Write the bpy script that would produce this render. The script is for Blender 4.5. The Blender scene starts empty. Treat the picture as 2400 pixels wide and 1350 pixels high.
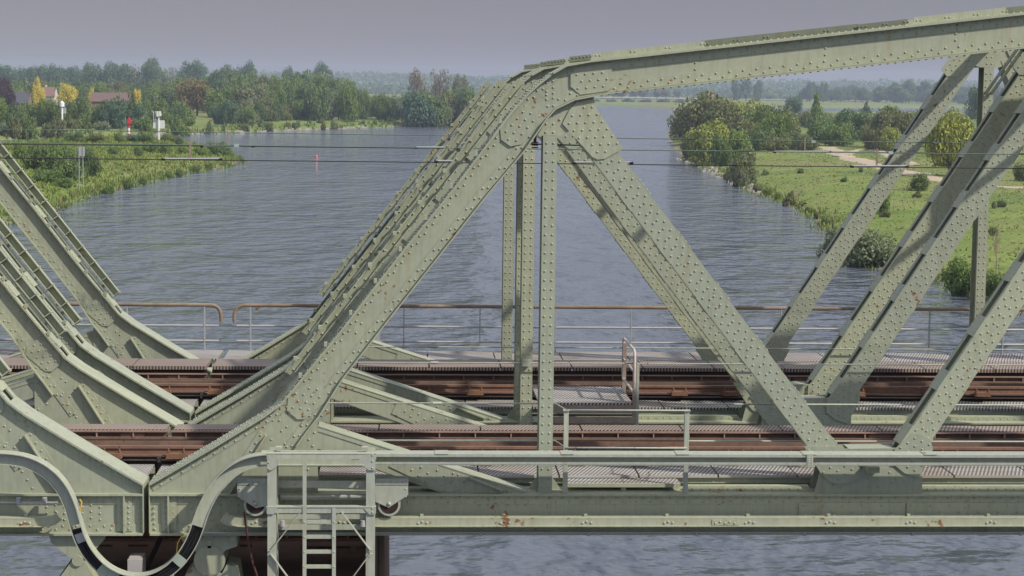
SKY_STRENGTH, SUN_STRENGTH, EXPOSURE, HAZE = 0.12, 2.4, 0.85, 0.00017
import bpy, math, random
import numpy as np
from mathutils import Vector, Matrix
random.seed(7); rng = np.random.default_rng(7)
R = math.radians
scene = bpy.context.scene
COL = scene.collection
# ------------------------------------------------------------------ camera
F, PITCH, YAW, ROLL, H = 4448.5, 0.104788, 0.056975, 0.012423, 15.0
cy, sy = math.cos(YAW), math.sin(YAW)
FWD = Vector((sy*math.cos(PITCH), cy*math.cos(PITCH), -math.sin(PITCH)))
RT = Vector((cy, -sy, 0)); UP = RT.cross(FWD)
R2 = RT*math.cos(ROLL)+UP*math.sin(ROLL); U2 = -RT*math.sin(ROLL)+UP*math.cos(ROLL)
cam = bpy.data.cameras.new('camera'); camo = bpy.data.objects.new('camera', cam); COL.objects.link(camo)
cam.sensor_width = 36; cam.lens = 36*F/2400; cam.clip_end = 30000; cam.clip_start = .5
camo.matrix_world = Matrix(((R2.x, U2.x, -FWD.x, 0), (R2.y, U2.y, -FWD.y, 0), (R2.z, U2.z, -FWD.z, H), (0, 0, 0, 1)))
scene.camera = camo

def ray(px, py): return FWD+R2*((px-1200)/F)+U2*((675-py)/F)
def at(px, py, Y):                       # surveyed photo point -> world point on the vertical plane y = Y
    v = ray(px, py); v = v*(Y/v.y); return Vector((v.x, Y, v.z+H))
def ground(px, py, z=0.0):
    v = ray(px, py); t = (z-H)/v.z; return Vector((v.x*t, v.y*t, z))
YA, YB, YC, YD = 29.0, 33.82, 35.44, 40.26
def A(px, py): p = at(px, py, YA); return (p.x, p.z)

# ------------------------------------------------------------------ mesh builder
class MB:
    def __init__(s): s.v = []; s.f = []; s.sm = []
    def add(s, vs, fs, smooth=False):
        b = len(s.v); s.v += [tuple(v) for v in vs]
        for f in fs: s.f.append(tuple(i+b for i in f)); s.sm.append(smooth)
        return s
    def box(s, x0, x1, y0, y1, z0, z1):
        x0, x1 = min(x0, x1), max(x0, x1); y0, y1 = min(y0, y1), max(y0, y1); z0, z1 = min(z0, z1), max(z0, z1)
        return s.add([(x0, y0, z0), (x1, y0, z0), (x1, y1, z0), (x0, y1, z0), (x0, y0, z1), (x1, y0, z1), (x1, y1, z1), (x0, y1, z1)],
              [(0, 3, 2, 1), (4, 5, 6, 7), (0, 1, 5, 4), (1, 2, 6, 5), (2, 3, 7, 6), (3, 0, 4, 7)])
    def prism(s, poly, y0, y1):
        a = sum(poly[i][0]*poly[(i+1) % len(poly)][1]-poly[(i+1) % len(poly)][0]*poly[i][1] for i in range(len(poly)))
        if a < 0: poly = poly[::-1]
        n = len(poly)
        vs = [(x, y0, z) for x, z in poly]+[(x, y1, z) for x, z in poly]
        fs = [tuple(range(n)), tuple(range(2*n-1, n-1, -1))]
        fs += [((i+1) % n, i, n+i, n+(i+1) % n) for i in range(n)]
        return s.add(vs, fs)
    def ribbon(s, pts, n0, n1, y0, y1, z=None):
        q0 = offset(pts, n0); q1 = offset(pts, n1); n = len(pts)
        vs = []
        for i in range(n):
            (a, b), (c, d) = q0[i], q1[i]
            vs += [(a, y0, b), (c, y0, d), (c, y1, d), (a, y1, b)]
        fs = [(3, 2, 1, 0)] + [(4*n-4, 4*n-3, 4*n-2, 4*n-1)]
        for i in range(n-1):
            o = 4*i
            for k in range(4): fs.append((o+k, o+(k+1) % 4, o+4+(k+1) % 4, o+4+k))
        return s.add(vs, fs)
    def bar(s, p, q, w, h, up=(0, 0, 1)):
        p = Vector(p); q = Vector(q); d = (q-p).normalized(); u = Vector(up)
        if abs(d.dot(u)) > .98: u = Vector((0, 1, 0))
        a = d.cross(u).normalized()*(w/2); b = a.normalized().cross(d)*(h/2)
        vs = [p-a-b, p+a-b, p+a+b, p-a+b, q-a-b, q+a-b, q+a+b, q-a+b]
        return s.add(vs, [(0, 3, 2, 1), (4, 5, 6, 7), (0, 1, 5, 4), (1, 2, 6, 5), (2, 3, 7, 6), (3, 0, 4, 7)])
    def tube(s, path, r, n=8, cap=True):
        path = [Vector(p) for p in path]; m = len(path); vs = []; u = None
        for i, p in enumerate(path):
            d = (path[min(i+1, m-1)]-path[max(i-1, 0)]).normalized()
            if u is None:
                u = d.cross(Vector((0, 0, 1)) if abs(d.z) < .9 else Vector((1, 0, 0))).normalized()
            else: u = (u-d*u.dot(d)).normalized()
            w = d.cross(u); rr = r[i] if isinstance(r, (list, tuple)) else r
            for k in range(n):
                a = 2*math.pi*k/n; vs.append(p+u*(math.cos(a)*rr)+w*(math.sin(a)*rr))
        fs = [(i*n+k, i*n+(k+1) % n, (i+1)*n+(k+1) % n, (i+1)*n+k) for i in range(m-1) for k in range(n)]
        s.add(vs, fs, True)
        if cap: s.add(vs[:n], [tuple(range(n-1, -1, -1))]); s.add(vs[-n:], [tuple(range(n))])
        return s
    def cyl_y(s, cx, cz, r, y0, y1, n=28):
        return s.prism([(cx+r*math.cos(2*math.pi*k/n), cz+r*math.sin(2*math.pi*k/n)) for k in range(n)], y0, y1)
    def rivet(s, p, n, r=.019):
        p = Vector(p); n = Vector(n).normalized(); u = n.orthogonal().normalized(); w = n.cross(u); vs = []
        for rr, hh in ((1, 0), (.8, .5)):
            for k in range(6):
                a = math.pi/3*k+hh; vs.append(p+(u*math.cos(a)+w*math.sin(a))*(r*rr)+n*(r*hh))
        vs.append(p+n*(r*.78))
        fs = [(k, (k+1) % 6, 6+(k+1) % 6, 6+k) for k in range(6)]+[(6+k, 6+(k+1) % 6, 12) for k in range(6)]
        return s.add(vs, fs, True)
    def face_rivets(s, pts, y, r=.019):
        for x, z in pts: s.rivet((x, y, z), (0, -1, 0), r)
        return s
    def mesh(s, name, mat, mx=None, org=(0, 0, 0)):
        v = np.array(s.v, dtype=np.float64).reshape(-1, 3)
        f = s.f
        if mx is not None:
            v[:, 0] = 2*mx-v[:, 0]; f = [t[::-1] for t in f]
        v = v-np.array(org)
        me = bpy.data.meshes.new(name); me.from_pydata(v.tolist(), [], f)
        me.polygons.foreach_set('use_smooth', s.sm)
        for m in (mat if isinstance(mat, list) else [mat]): me.materials.append(m)
        me.update(); return me
    def build(s, name, mat, parent=None, mx=None, org=None):
        if org is None: org = world_loc(parent) if parent else (0, 0, 0)
        o = bpy.data.objects.new(name, s.mesh(name, mat, mx, org)); COL.objects.link(o)
        if parent: o.parent = parent
        return o
def world_loc(o):
    p = Vector((0, 0, 0))
    while o is not None: p = p+o.location; o = o.parent
    return tuple(p)
def offset(pts, d):
    if d == 0: return list(pts)
    out = []; n = len(pts)
    for i in range(n):
        ns = []
        for a, b in ((i-1, i), (i, i+1)):
            if a < 0 or b >= n: continue
            dx, dz = pts[b][0]-pts[a][0], pts[b][1]-pts[a][1]; l = math.hypot(dx, dz); ns.append((-dz/l, dx/l))
        mx_, mz = sum(k[0] for k in ns)/len(ns), sum(k[1] for k in ns)/len(ns)
        l2 = mx_*mx_+mz*mz; out.append((pts[i][0]+mx_/l2*d, pts[i][1]+mz/l2*d))
    return out
def along(pts, pitch, start=0.0):
    out = []; s = start
    for (ax, az), (bx, bz) in zip(pts, pts[1:]):
        l = math.hypot(bx-ax, bz-az)
        while s <= l:
            t = s/l; out.append((ax+(bx-ax)*t, az+(bz-az)*t)); s += pitch
        s -= l
    return out
def zig(pts, n0, n1, pitch):            # two staggered rivet rows beside a line
    return along(offset(pts, n0), pitch, pitch*.25)+along(offset(pts, n1), pitch, pitch*.75)
def inside(p, poly):
    c = False
    for (ax, az), (bx, bz) in zip(poly, poly[1:]+poly[:1]):
        if (az > p[1]) != (bz > p[1]) and p[0] < (bx-ax)*(p[1]-az)/(bz-az)+ax: c = not c
    return c
def grid_in(poly, pitch, ang=0.0, shrink=.86):
    cx = sum(p[0] for p in poly)/len(poly); cz = sum(p[1] for p in poly)/len(poly)
    sp = [(cx+(x-cx)*shrink, cz+(z-cz)*shrink) for x, z in poly]; out = []
    c, s = math.cos(ang), math.sin(ang)
    for i in range(-14, 15):
        for j in range(-14, 15):
            u = (i+.5*(j % 2))*pitch; w = j*pitch*.8
            p = (cx+u*c-w*s, cz+u*s+w*c)
            if inside(p, sp): out.append(p)
    return out
def tag(o, label=None, cat=None, group=None, kind=None):
    for k, v in (('label', label), ('category', cat), ('group', group), ('kind', kind)):
        if v: o[k] = v
    return o
def empty(name, loc, label=None, cat=None, group=None, rz=0):
    o = bpy.data.objects.new(name, None); COL.objects.link(o); o.location = loc; o.rotation_euler.z = rz
    o.empty_display_size = .3
    return tag(o, label, cat, group)
def copy_tree(o, parent=None):
    c = o.copy(); COL.objects.link(c); c.parent = parent
    for ch in list(o.children): copy_tree(ch, c)
    return c

# ------------------------------------------------------------------ materials
def mat(name, base, rough=.6, metal=0.0, spec=.4):
    m = bpy.data.materials.new(name); m.use_nodes = True
    b = m.node_tree.nodes['Principled BSDF']
    b.inputs['Base Color'].default_value = (*base, 1); b.inputs['Roughness'].default_value = rough
    b.inputs['Metallic'].default_value = metal; b.inputs['Specular IOR Level'].default_value = spec
    return m
class NT:
    def __init__(s, m): s.t = m.node_tree; s.b = s.t.nodes['Principled BSDF']
    def n(s, typ, **kw):
        nd = s.t.nodes.new(typ)
        for k, v in kw.items():
            if hasattr(nd, k): setattr(nd, k, v)
            else: nd.inputs[k.replace('_', ' ')].default_value = v
        return nd
    def l(s, a, b): s.t.links.new(a, b)
    def pos(s): return s.n('ShaderNodeNewGeometry').outputs['Position']
    def map(s, scale=(1, 1, 1), rot=(0, 0, 0), src=None):
        mp = s.n('ShaderNodeMapping'); mp.inputs['Scale'].default_value = scale; mp.inputs['Rotation'].default_value = rot
        s.l(src or s.pos(), mp.inputs['Vector']); return mp.outputs['Vector']
    def noise(s, scale, detail=3, vec=None, rough=.5):
        nd = s.n('ShaderNodeTexNoise'); nd.inputs['Scale'].default_value = scale; nd.inputs['Detail'].default_value = detail
        nd.inputs['Roughness'].default_value = rough
        s.l(vec or s.pos(), nd.inputs['Vector']); return nd.outputs['Fac']
    def ramp(s, fac, stops):
        r = s.n('ShaderNodeValToRGB'); e = r.color_ramp.elements
        while len(e) < len(stops): e.new(.5)
        for i, (p, c) in enumerate(stops): e[i].position = p; e[i].color = (*c, 1) if len(c) == 3 else c
        s.l(fac, r.inputs['Fac']); return r.outputs['Color']
    def mix(s, fac, a, b, blend='MIX'):
        m = s.n('ShaderNodeMix', data_type='RGBA', blend_type=blend)
        for sock, v in ((m.inputs[0], fac), (m.inputs[6], a), (m.inputs[7], b)):
            if hasattr(v, 'links') or hasattr(v, 'is_linked'): s.l(v, sock)
            else: sock.default_value = v if isinstance(v, (int, float)) else (*v, 1)
        return m.outputs[2]
    def math(s, op, a, b=None, c=None):
        m = s.n('ShaderNodeMath', operation=op)
        for i, v in enumerate((a, b, c)):
            if v is None: continue
            if hasattr(v, 'is_linked'): s.l(v, m.inputs[i])
            else: m.inputs[i].default_value = v
        return m.outputs[0]
    def bump(s, h, strength=.3, dist=.01):
        b = s.n('ShaderNodeBump'); b.inputs['Strength'].default_value = strength; b.inputs['Distance'].default_value = dist
        s.l(h, b.inputs['Height']); s.l(b.outputs['Normal'], s.b.inputs['Normal'])
    def base(s, c): s.l(c, s.b.inputs['Base Color'])

def paint(name, c, rust=.62, streak=.0):
    m = mat(name, c, .5, 0, .45); t = NT(m)
    big = t.noise(.9, 4); fine = t.noise(9, 4)
    c2 = tuple(k*.78 for k in c); c3 = (c[0]*1.06, c[1]*1.03, c[2]*.88)
    col = t.mix(big, c2, c3)
    col = t.mix(t.ramp(fine, [(.35, (0, 0, 0)), (.75, (.4, .4, .4))]), col, tuple(k*1.12 for k in c))
    # weather streaks running down, chalking
    st = t.noise(3.0, 3, t.map((6, 6, .7)))
    col = t.mix(t.ramp(st, [(.46, (0, 0, 0)), (.8, (.55, .55, .55))]), col, (c[0]*.66, c[1]*.63, c[2]*.5))
    blot = t.noise(2.1, 6, None, .65)
    col = t.mix(t.ramp(blot, [(.5, (0, 0, 0)), (.72, (.4, .4, .4))]), col, (c[0]*.72, c[1]*.74, c[2]*.72))
    col = t.mix(t.ramp(t.noise(1.1, 5, t.map((5, 5, .35)), .6), [(.60, (0, 0, 0)), (.74, (.38, .38, .38))]), col, (.30, .20, .10))
    r1 = t.math('MULTIPLY', t.noise(1.7, 5, t.map((1, 1, .8))), t.noise(11, 4))
    rm = t.ramp(r1, [(rust*.52, (0, 0, 0)), (rust*.52+.05, (.9, .9, .9))])
    col = t.mix(rm, col, (.22, .085, .025))
    oi = t.n('ShaderNodeObjectInfo'); col = t.mix(oi.outputs['Random'], t.mix(1.0, col, (.93, .945, .96), 'MULTIPLY'), t.mix(1.0, col, (1.05, 1.04, .99), 'MULTIPLY'))
    t.base(col)
    t.l(t.ramp(fine, [(.2, (.42,)*3), (.9, (.62,)*3)]), t.b.inputs['Roughness'])
    t.bump(t.noise(38, 3), .12, .004)
    return m
GREEN = paint('sage_green_paint', (.372, .403, .322), .75)
GREEN_SHADE = paint('shaded_green', (.17, .195, .15), .8)  # darker green with shade painted in, for some upstand pieces
GREEN2 = paint('grey_green_paint', (.42, .45, .40), .80)
RUNPAINT = paint('worn_pale_green_paint', (.43, .45, .35), .70)
def rusty(name, c, c2):
    m = mat(name, c, .75, 0, .25); t = NT(m)
    col = t.mix(t.ramp(t.noise(2.2, 5), [(.35, (0, 0, 0)), (.7, (1, 1, 1))]), c, c2)
    col = t.mix(t.ramp(t.noise(14, 4), [(.45, (0, 0, 0)), (.8, (.6, .6, .6))]), col, tuple(k*.5 for k in c))
    t.base(col); t.bump(t.noise(40, 3), .2, .004); return m
RUST = rusty('rust_brown_steel', (.235, .15, .11), (.16, .108, .082))
RIBM = rusty('pale_rust_edge', (.38, .26, .21), (.3, .2, .16))
RUSTRED = rusty('red_rust_steel', (.25, .142, .10), (.175, .106, .078))
RUSTOR = rusty('orange_rust_steel', (.25, .135, .08), (.16, .09, .06))
PIPE = rusty('rust_tan_pipe', (.29, .225, .165), (.19, .14, .10))
DARK = rusty('dark_brown_steel', (.05, .03, .024), (.03, .02, .017))
PLATE = rusty('pale_rust_plate', (.33, .27, .23), (.28, .2, .16))
GALV = mat('galvanised_steel', (.42, .42, .42), .45, .3); t = NT(GALV); t.base(t.mix(t.noise(6, 3), (.34, .34, .35), (.5, .5, .5)))
GREY = mat('grey_steel', (.35, .36, .37), .55)
BLACK = mat('black_rubber', (.012, .012, .014), .45)
WHITE = mat('white_paint', (.75, .75, .74), .5)
REDP = mat('red_paint', (.55, .03, .04), .45)
YELLOW = mat('yellow_cable', (.55, .36, .04), .5)
ROPE = mat('dark_red_hose', (.09, .03, .03), .7)
COPPER = mat('verdigris_wire', (.11, .16, .135), .6)
DARKWIRE = mat('dark_wire', (.03, .032, .03), .5)
def grating(name, c, c2, ang, rust=None):
    m = mat(name, c, .65, .1); t = NT(m)
    w1 = t.n('ShaderNodeTexWave', wave_type='BANDS', bands_direction='X'); w1.inputs['Scale'].default_value = 5.2
    t.l(t.map((1, 1, 1), (0, 0, ang)), w1.inputs['Vector'])
    w2 = t.n('ShaderNodeTexWave', wave_type='BANDS', bands_direction='Y'); w2.inputs['Scale'].default_value = 5
    t.l(t.map((1, 1, 1), (0, 0, 0)), w2.inputs['Vector'])
    bars = t.math('MAXIMUM', t.ramp(w1.outputs['Fac'], [(.35, (0, 0, 0)), (.6, (1, 1, 1))]), t.ramp(w2.outputs['Fac'], [(.7, (0, 0, 0)), (.9, (1, 1, 1))]))
    big = t.noise(.7, 4)
    metal = t.mix(t.ramp(big, [(.38, (0, 0, 0)), (.62, (1, 1, 1))]), c, c2)
    t.base(t.mix(bars, (.075, .066, .06), metal)); t.bump(bars, .7, .02); return m
GRATE = grating('grey_bar_grating', (.47, .46, .44), (.36, .31, .27), .35)
GRATEB = grating('brown_bar_grating', (.38, .30, .25), (.31, .24, .2), .35)
CONC = mat('weathered_pier', (.1, .075, .06), .9); t = NT(CONC); t.base(t.mix(t.noise(2.5, 5), (.13, .075, .05), (.26, .16, .11)))
GRIL = rusty('rusty_grillage', (.42, .22, .13), (.28, .15, .09))
# ------------------------------------------------------------------ the truss spans
T = .4                                   # depth of a box member (between its two webs)
XG = A(344, 1140)[0]                     # joint between the two spans
XP1 = 2.21; XP3 = 12.466; YF = YA
U_TOE = [A(*p) for p in ((352, 1136), (500, 1050), (623, 975), (662, 946))]
U_END = [A(*p) for p in ((662, 946), (692, 910), (800, 778), (930, 610), (1068, 440), (1141, 343), (1175, 297), (1205, 258), (1237, 224), (1262, 201), (1296, 174))]
U_TOP = [A(*p) for p in ((1296, 174), (1328, 156), (1384, 146), (1500, 134), (2400, 35), (3320, -66))]
L_END = [A(*p) for p in ((1392, 223), (1345, 232), (1300, 254), (1280, 276), (1228, 351), (1143, 452), (980, 658), (890, 772), (800, 888), (747, 972), (717, 1010), (693, 1044), (650, 1105), (612, 1157))]
L_TOP = [A(*p) for p in ((1392, 223), (1433, 216), (1600, 198), (2400, 110), (3320, 9))]
def cz(px): return A(px, 1160)[1]
ZC = A(1500, 1160)[1]; ZB = A(1500, 1246)[1]; XE = 15.6
def dia_poly(a, b, hw):
    dx, dz = b[0]-a[0], b[1]-a[1]; l = math.hypot(dx, dz); nx, nz = -dz/l*hw, dx/l*hw
    return [(a[0]+nx, a[1]+nz), (b[0]+nx, b[1]+nz), (b[0]-nx, b[1]-nz), (a[0]-nx, a[1]-nz)]
def patch(mb, poly, y, th=.014, pitch=.135, ang=.9, shrink=.86, r=.019):
    mb.prism(poly, y-th, y); mb.face_rivets(grid_in(poly, pitch, ang, shrink), y-th, r)

def end_post(left=False):
    m = MB()
    web = U_TOE+U_END[1:]+[A(1296, 240)]+L_END[3:11]+[A(745, 985), A(745, 1157), A(351, 1157)]
    m.prism(web, YF, YF+.02); m.prism(web, YF+T-.02, YF+T)
    # toe: one wide cover plate; above the bend: an outward flange on each web
    m.ribbon(U_TOE, 0, .03, YF-.1, YF+T+.1)
    m.ribbon(U_END, 0, .028, YF-.1, YF+.07); m.ribbon(U_END, 0, .028, YF+T-.07, YF+T+.1)
    m.ribbon(U_TOE+U_END[1:], -.11, -.004, YF-.012, YF)
    m.face_rivets(zig(U_TOE+U_END[1:], -.04, -.08, .19), YF-.012)
    for pts, rows in ((U_TOE, (-.07, -.02, .06, .2, .34, .42, .47)), (U_END, (-.06, .03, .37, .46))):
        if left: rows = () if pts is U_TOE else rows[:1]
        for k, yy in enumerate(rows):
            q = along(offset(pts, .03), .105, .02+.05*(k % 2)); d = offset(pts, .2)
            for x, z in q: m.rivet((x, YF+yy, z), (-.62, 0, .78), .02)
    for y0, y1 in ((YF-.1, YF+.02), (YF+T-.02, YF+T+.1)): m.ribbon(L_END[:12], 0, .022, y0, y1)
    m.ribbon(L_END[:13], -.135, -.004, YF-.012, YF)
    m.face_rivets(zig(L_END[:13], -.045, -.1, .2), YF-.012)
    # splice plates
    o2 = [A(*p) for p in ((1172, 300), (1216, 252), (1236, 248), (1261, 268), (1265, 290), (1222, 338), (1196, 343), (1174, 327))]
    o3 = [A(*p) for p in ((676, 920), (733, 894), (763, 915), (768, 937), (715, 982), (697, 982), (673, 962))]
    patch(m, o2, YF-.012, .014, .13, .87); patch(m, o3, YF-.012, .014, .13, .87)
    # rivets of the web plates near the toe and the knee
    m.face_rivets([A(x, y) for x, y in ((1279, 203), (1281, 214), (1281, 222), (1281, 233), (1281, 248), (1280, 260), (1297, 205), (1297, 218), (1297, 230), (1297, 241), (905, 588), (938, 594), (810, 752), (847, 758), (835, 780))], YF)
    bl = [A(x, y) for x, y in ((640, 985), (660, 1010), (636, 1030), (668, 1040), (650, 1050), (618, 1000), (725, 1000), (737, 1014), (724, 1030), (733, 1045), (705, 1032), (712, 1070), (722, 1100), (735, 1085), (655, 985), (672, 1000))]
    m.face_rivets(bl, YF)
    # inner strut legs across the toe
    st = [A(623, 1018), A(535, 1158)]
    m.ribbon(st, -.12, .0, YF-.014, YF); m.ribbon(st, 0, .02, YF-.1, YF); m.face_rivets(along(offset(st, -.06), .145, .05), YF-.014)
    st2 = [A(598, 1060), A(545, 1150)]; m.face_rivets(along(offset(st2, .35), .15), YF)
    # small clips standing on the upper flange
    for x, z in along(offset(U_END[1:8], .03), .62, .2):
        m.box(x-.045, x+.0, YF-.09, YF-.01, z, z+.07)
    battens = []
    for x, z in along(offset(U_END[1:9], .02), 1.18, .05):
        bt = MB(); dx, dz = .62, .78
        q = [(x-dx*.16, z-dz*.16), (x+dx*.16, z+dz*.16)]
        bt.ribbon(q, .012, .026, YF-.02, YF+T+.02)
        for s in (-.1, .06):
            for yy in (.02, T-.02): bt.rivet((x+dx*s, YF+yy, z+dz*s+.04), (-.78, 0, .62), .02)
        battens.append(bt)
    ch = MB()                            # long channel along the open top of the post
    a_, b_ = U_END[1], U_END[8]
    q = [(a_[0]+.03, a_[1]+.04), (b_[0]+.08, b_[1]+.10)]
    o_, w_ = (.105, .13) if left else (.15, .10)
    ch.ribbon(q, o_, o_+w_, YF+T+.0, YF+T+.015)
    ch.ribbon(q, o_+w_, o_+w_+.015, YF+T-.09, YF+T+.015); ch.ribbon(q, o_-.015, o_, YF+T-.09, YF+T+.015)
    if not left:
        ch.face_rivets(along(offset(q, o_+.03), .36, .1)+along(offset(q, o_+w_-.02), .36, .28), YF+T, .02)
        for x, z in along(offset(q, o_+w_), .62, .25): ch.box(x-.03, x+.03, YF+T-.13, YF+T-.05, z, z+.06)
    dx, dz = (q[1][0]-q[0][0]), (q[1][1]-q[0][1]); l = math.hypot(dx, dz); dx /= l; dz /= l
    for x, z in along(q, .41, .02):
        if left: ch.ribbon([(x, z), (x+dx*.018, z+dz*.018)], .095, .27, YF+T-.11, YF+T+.001)
    for x, z in along(q, .8, .3): ch.ribbon([(x, z), (x+dx*.06, z+dz*.06)], -.01, o_, YF+T-.02, YF+T+.01)
    return m, battens, ch
def top_chord():
    m = MB(); web = U_TOP+L_TOP[::-1]+[A(1296, 240)]
    m.prism(web, YF, YF+.02); m.prism(web, YF+T-.02, YF+T)
    m.ribbon(U_TOP, 0, .03, YF-.12, YF+T+.12)
    m.ribbon(U_TOP[2:], .03, .045, YF-.08, YF+T+.08)
    m.ribbon(U_TOP[1:], -.14, -.004, YF-.012, YF); m.face_rivets(zig(U_TOP[1:], -.045, -.105, .21), YF-.012)
    for y0, y1 in ((YF-.1, YF+.09), (YF+T-.09, YF+T+.1)): m.ribbon(L_TOP, -.022, 0, y0, y1)
    m.ribbon(L_TOP, .004, .16, YF-.012, YF); m.face_rivets(zig(L_TOP[1:], .05, .115, .21), YF-.012)
    for x, z in along(offset(U_TOP, .045), .105, 1.1): m.rivet((x, YF-.04, z), (-.1, 0, 1), .02)
    for x, z in along(offset(L_TOP, -.022), .12, .1): m.rivet((x, YF-.05, z), (.1, 0, -1), .022)
    for k in range(9):
        x, z = A(1935+305*k-305, 113-34*k+34); m.face_rivets([(x, z+.0), (x+.0, z-.1)], YF)
    o1 = [A(*p) for p in ((1337, 172), (1353, 158), (1432, 146), (1437, 205), (1424, 213), (1360, 222), (1337, 203))]
    patch(m, o1, YF-.012, .014, .13, .1, .84)
    fins = []
    fin = MB()                           # upstanding angle pieces along the chord's top
    s = A(1335, 145)[0]
    def zt(px): return A(px, 134-(px-1500)*.11)[1]+.045
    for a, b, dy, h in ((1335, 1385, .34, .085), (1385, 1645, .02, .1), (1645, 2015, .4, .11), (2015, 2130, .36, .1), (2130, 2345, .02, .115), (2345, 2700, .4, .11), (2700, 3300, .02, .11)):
        xa, xb = A(a, 400)[0], A(b, 400)[0]; fin = MB(); fin.dark = a in (1335, 1645, 2015, 2345); fins.append(fin)  # dark: pieces whose shade is put into their colour
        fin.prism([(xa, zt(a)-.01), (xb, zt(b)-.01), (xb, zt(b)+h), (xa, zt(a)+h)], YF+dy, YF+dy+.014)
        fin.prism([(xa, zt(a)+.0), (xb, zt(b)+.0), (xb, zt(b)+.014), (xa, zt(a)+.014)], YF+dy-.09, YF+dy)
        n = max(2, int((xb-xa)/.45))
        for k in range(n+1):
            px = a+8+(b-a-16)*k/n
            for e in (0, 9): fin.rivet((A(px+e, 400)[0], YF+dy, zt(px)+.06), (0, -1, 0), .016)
    return m, fins
def vertical_post(x, z0, z1):
    m = MB(); w = .1075
    m.box(x-w, x+w, YF-.0, YF+.022, z0, z1); m.box(x-w, x+w, YF+T-.022, YF+T, z0, z1)
    m.box(x-.012, x+.012, YF+.022, YF+T-.022, z0, z1)
    for s in (-1, 1):
        m.box(x+s*.013, x+s*.026, YF+.023, YF+.1, z0+.002, z1-.002); m.box(x+s*.013, x+s*.026, YF+T-.1, YF+T-.023, z0+.002, z1-.002)
    z = z0+.1
    while z < z1-.05:
        m.face_rivets([(x-.053, z), (x+.053, z)], YF); z += .1405
        m.rivet((x-.026, YF+.06, z), (-1, 0, 0), .018)
    return m
def foot(x, s):
    m = MB()
    if True:
        m.prism([(x+s*.108, ZC+.0), (x+s*.26, ZC+.0), (x+s*.24, ZC+.08), (x+s*.108, ZC+.26)], YF+.19, YF+.21)
        m.box(x+s*.12, x+s*.27, YF+.05, YF+.19, ZC+.03, ZC+.045)
    return m
def diagonal(a, b, hw, holes=True, cols=(-.62, -.2, .2, .62)):
    m = MB(); p = dia_poly(a, b, hw)
    m.prism(p, YF-.012, YF+.012); m.prism(p, YF+T-.012, YF+T+.012)
    for s in (-1, 1):
        for y0, y1 in ((YF+.013, YF+.09), (YF+T-.09, YF+T-.013)): m.ribbon([a, b], s*hw*.94-.007, s*hw*.94+.007, y0, y1)
    for k, c in enumerate(cols):
        m.face_rivets(along(offset([a, b], c*hw), .165, .08+(.0825 if k in (1, 2) and len(cols) == 4 else 0)), YF-.012)
    bat = []; dx, dz = b[0]-a[0], b[1]-a[1]; l = math.hypot(dx, dz); dx /= l; dz /= l
    s = .25
    while s < l-.3:
        q = [(a[0]+dx*s, a[1]+dz*s), (a[0]+dx*(s+.36), a[1]+dz*(s+.36))]
        for sg in (-1, 1):
            bt = MB(); bt.ribbon(q, sg*hw+(-.002 if sg > 0 else -.012), sg*hw+(.012 if sg > 0 else .002), YF-.014, YF+T+.014)
            for e in (.05, .14, .23, .32):
                for yy in (.03, T-.03):
                    nn = Vector((-dz*sg, 0, dx*sg)); bt.rivet(Vector((q[0][0]+dx*e, YF+yy, q[0][1]+dz*e))+nn*(hw+.012), nn, .015)
            bat.append(bt)
        s += 1.02
    return m, bat
def end_strut():
    m = MB(); p = [A(745, 1000), A(1238, 1157), A(1043, 1157), A(745, 1052)]
    m.prism(p, YF+.02, YF+.035); m.prism(p, YF+T-.035, YF+T-.02)
    top = [A(745, 1000), A(1238, 1157)]
    m.ribbon(top, -.0, .015, YF+.0, YF+T); m.ribbon([A(745, 1052), A(1043, 1157)], -.015, 0, YF+.03, YF+T-.03)
    m.ribbon(top, -.07, -.002, YF+.008, YF+.02)
    q = [A(*k) for k in ((908, 1093), (925, 1072), (1010, 1100), (1060, 1128), (1080, 1140), (1100, 1157), (1043, 1157), (1010, 1140))]
    patch(m, [A(*k) for k in ((912, 1094), (928, 1062), (1100, 1112), (1083, 1145), (1060, 1153), (1040, 1152), (1010, 1140))], YF+.02, .014, .15, .3)
    r = [A(1100, 1118), A(1178, 1148)]; m.ribbon(r, -.012, .012, YF-.07, YF+.02)
    m.face_rivets(along(offset(top, -.05), .16, 2.3), YF+.006, .017)
    return m
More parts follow.
